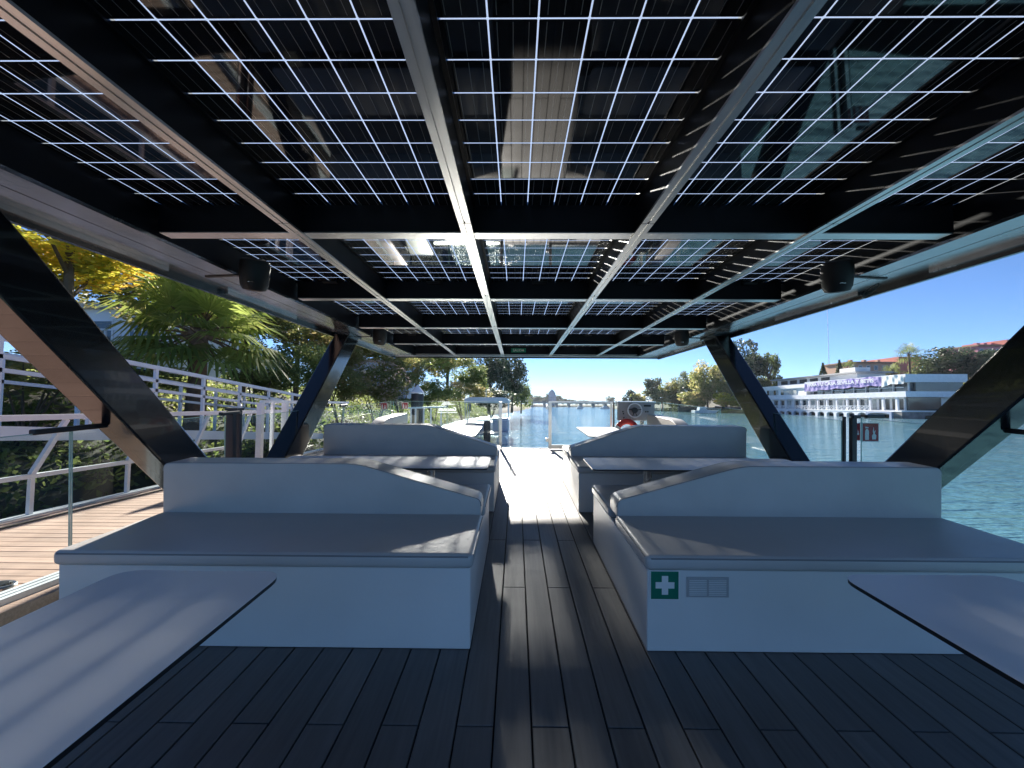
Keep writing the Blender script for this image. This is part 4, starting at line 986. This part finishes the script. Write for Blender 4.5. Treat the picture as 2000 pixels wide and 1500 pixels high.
# ---------------------------------------------------------------- far reach: bridge, tower, trees, boats
BD = 420; t = thing('bridge', 'low flat road bridge far away across the river', 'bridge', (XD(1130, BD), BD, 0))
part(MB().box(XD(1020, BD), XD(1250, BD), BD, BD + 12, ZD(787.6, BD), ZD(784.5, BD)), 'bridge_deck', 'concrete', t)
for p in range(1040, 1240, 24): part(MB().box(XD(p, BD) - 1.2, XD(p, BD) + 1.2, BD + 2, BD + 10, -1, ZD(787.7, BD)), 'pier', 'concrete', t)
part(MB().bar((XD(1020, BD), BD - .1, ZD(783.2, BD)), (XD(1250, BD), BD - .1, ZD(783.2, BD)), .3, .3), 'parapet', 'concrete', t)
TD = 540; x = XD(1078, TD); t = thing('tower', 'distant pale round tower rising above the bridge', 'tower', (x, TD, 2))
part(MB().lathe((x, TD, 1), [(5.4, 0), (5.4, ZD(776, TD) - 1), (6.0, ZD(775, TD) - 1), (4.6, ZD(770, TD) - 1), (4.4, ZD(766, TD) - 1)], 12), 'shaft', 'tower_wall', t)
part(MB().lathe((x, TD, ZD(766, TD) + .003), [(3.4, 0), (3.2, 1.4), (2.2, 2.6), (.7, 3.3), (.12, 4.8)], 12), 'lantern', 'tower_wall', t)
rnd = random.Random(12)
far_labels = ['leftmost', 'second', 'third', 'fourth', 'fifth', 'sixth', 'seventh', 'eighth', 'ninth', 'tenth', 'eleventh', 'twelfth', 'thirteenth', 'fourteenth', 'fifteenth', 'sixteenth', 'seventeenth', 'eighteenth']
fx = [1036, 1044, 1053, 1062, 1071, 1084, 1092, 1100, 1109, 1118, 1127, 1136, 1146, 1156, 1167, 1178, 1192, 1208]
ft = [768, 771, 769, 774, 766, 768, 771, 775, 777, 779, 780, 779, 781, 781, 782, 782, 771, 780]
for i, (p, tp) in enumerate(zip(fx, ft)):
    px_tree(p, tp, 560 + rnd.uniform(-20, 30), 17 if i != 16 else 22, ('far', i % 3), 'leaf_far', 'hazy far tree, %s from the left along the distant bank' % far_labels[i], 2, crown_frac=.93, group='far trees beyond the bridge')
def motorboat(px, d, L, label):
    x = XD(px, d); t = thing('motorboat', label, 'boat', (x, d, 0), 'world', 'motorboats far out on the river')
    part(MB().prism(arc_poly([(x - L/2, .1), (x + L/2 - .8, .1), (x + L/2, .9), (x - L/2, .75)], [.05, .2, .1, .05]), 1, d - 1.1, d + 1.1), 'hull', 'hull_white', t)
    part(MB().prism([(x - L*.3, .8), (x + L*.2, .8), (x + L*.02, 1.7), (x - L*.26, 1.7)], 1, d - .8, d + .8), 'cabin', 'hull_white', t)
    part(MB().prism([(x + L*.05, .95), (x + L*.17, .95), (x + L*.045, 1.55), (x - L*.05, 1.55)], 1, d - .83, d - .803), 'windscreen', 'win_glass', t)
motorboat(1185, 230, 7.5, 'larger white motorboat on the river below the bridge')
motorboat(1133, 215, 3.8, 'small motorboat left of the larger white one')
motorboat(1375, 108, 6.0, 'low white boat moored by the right bank trees')

# ---------------------------------------------------------------- the air
hz = solo(MB().box(-1600, 1600, -400, 2600, -2, 75), 'haze', None, 'thin pale air between here and the far bank', 'haze', kind='stuff')
hm = bpy.data.materials.new('haze'); hm.use_nodes = True; n = hm.node_tree.nodes; n.remove(n['Principled BSDF'])
pv = n.new('ShaderNodeVolumePrincipled'); pv.inputs['Color'].default_value = (0.80, 0.88, 1.0, 1); pv.inputs['Density'].default_value = 0.00011; pv.inputs['Anisotropy'].default_value = 0.3
hm.node_tree.links.new(pv.outputs[0], n['Material Output'].inputs['Volume']); hz.data.materials.append(hm)
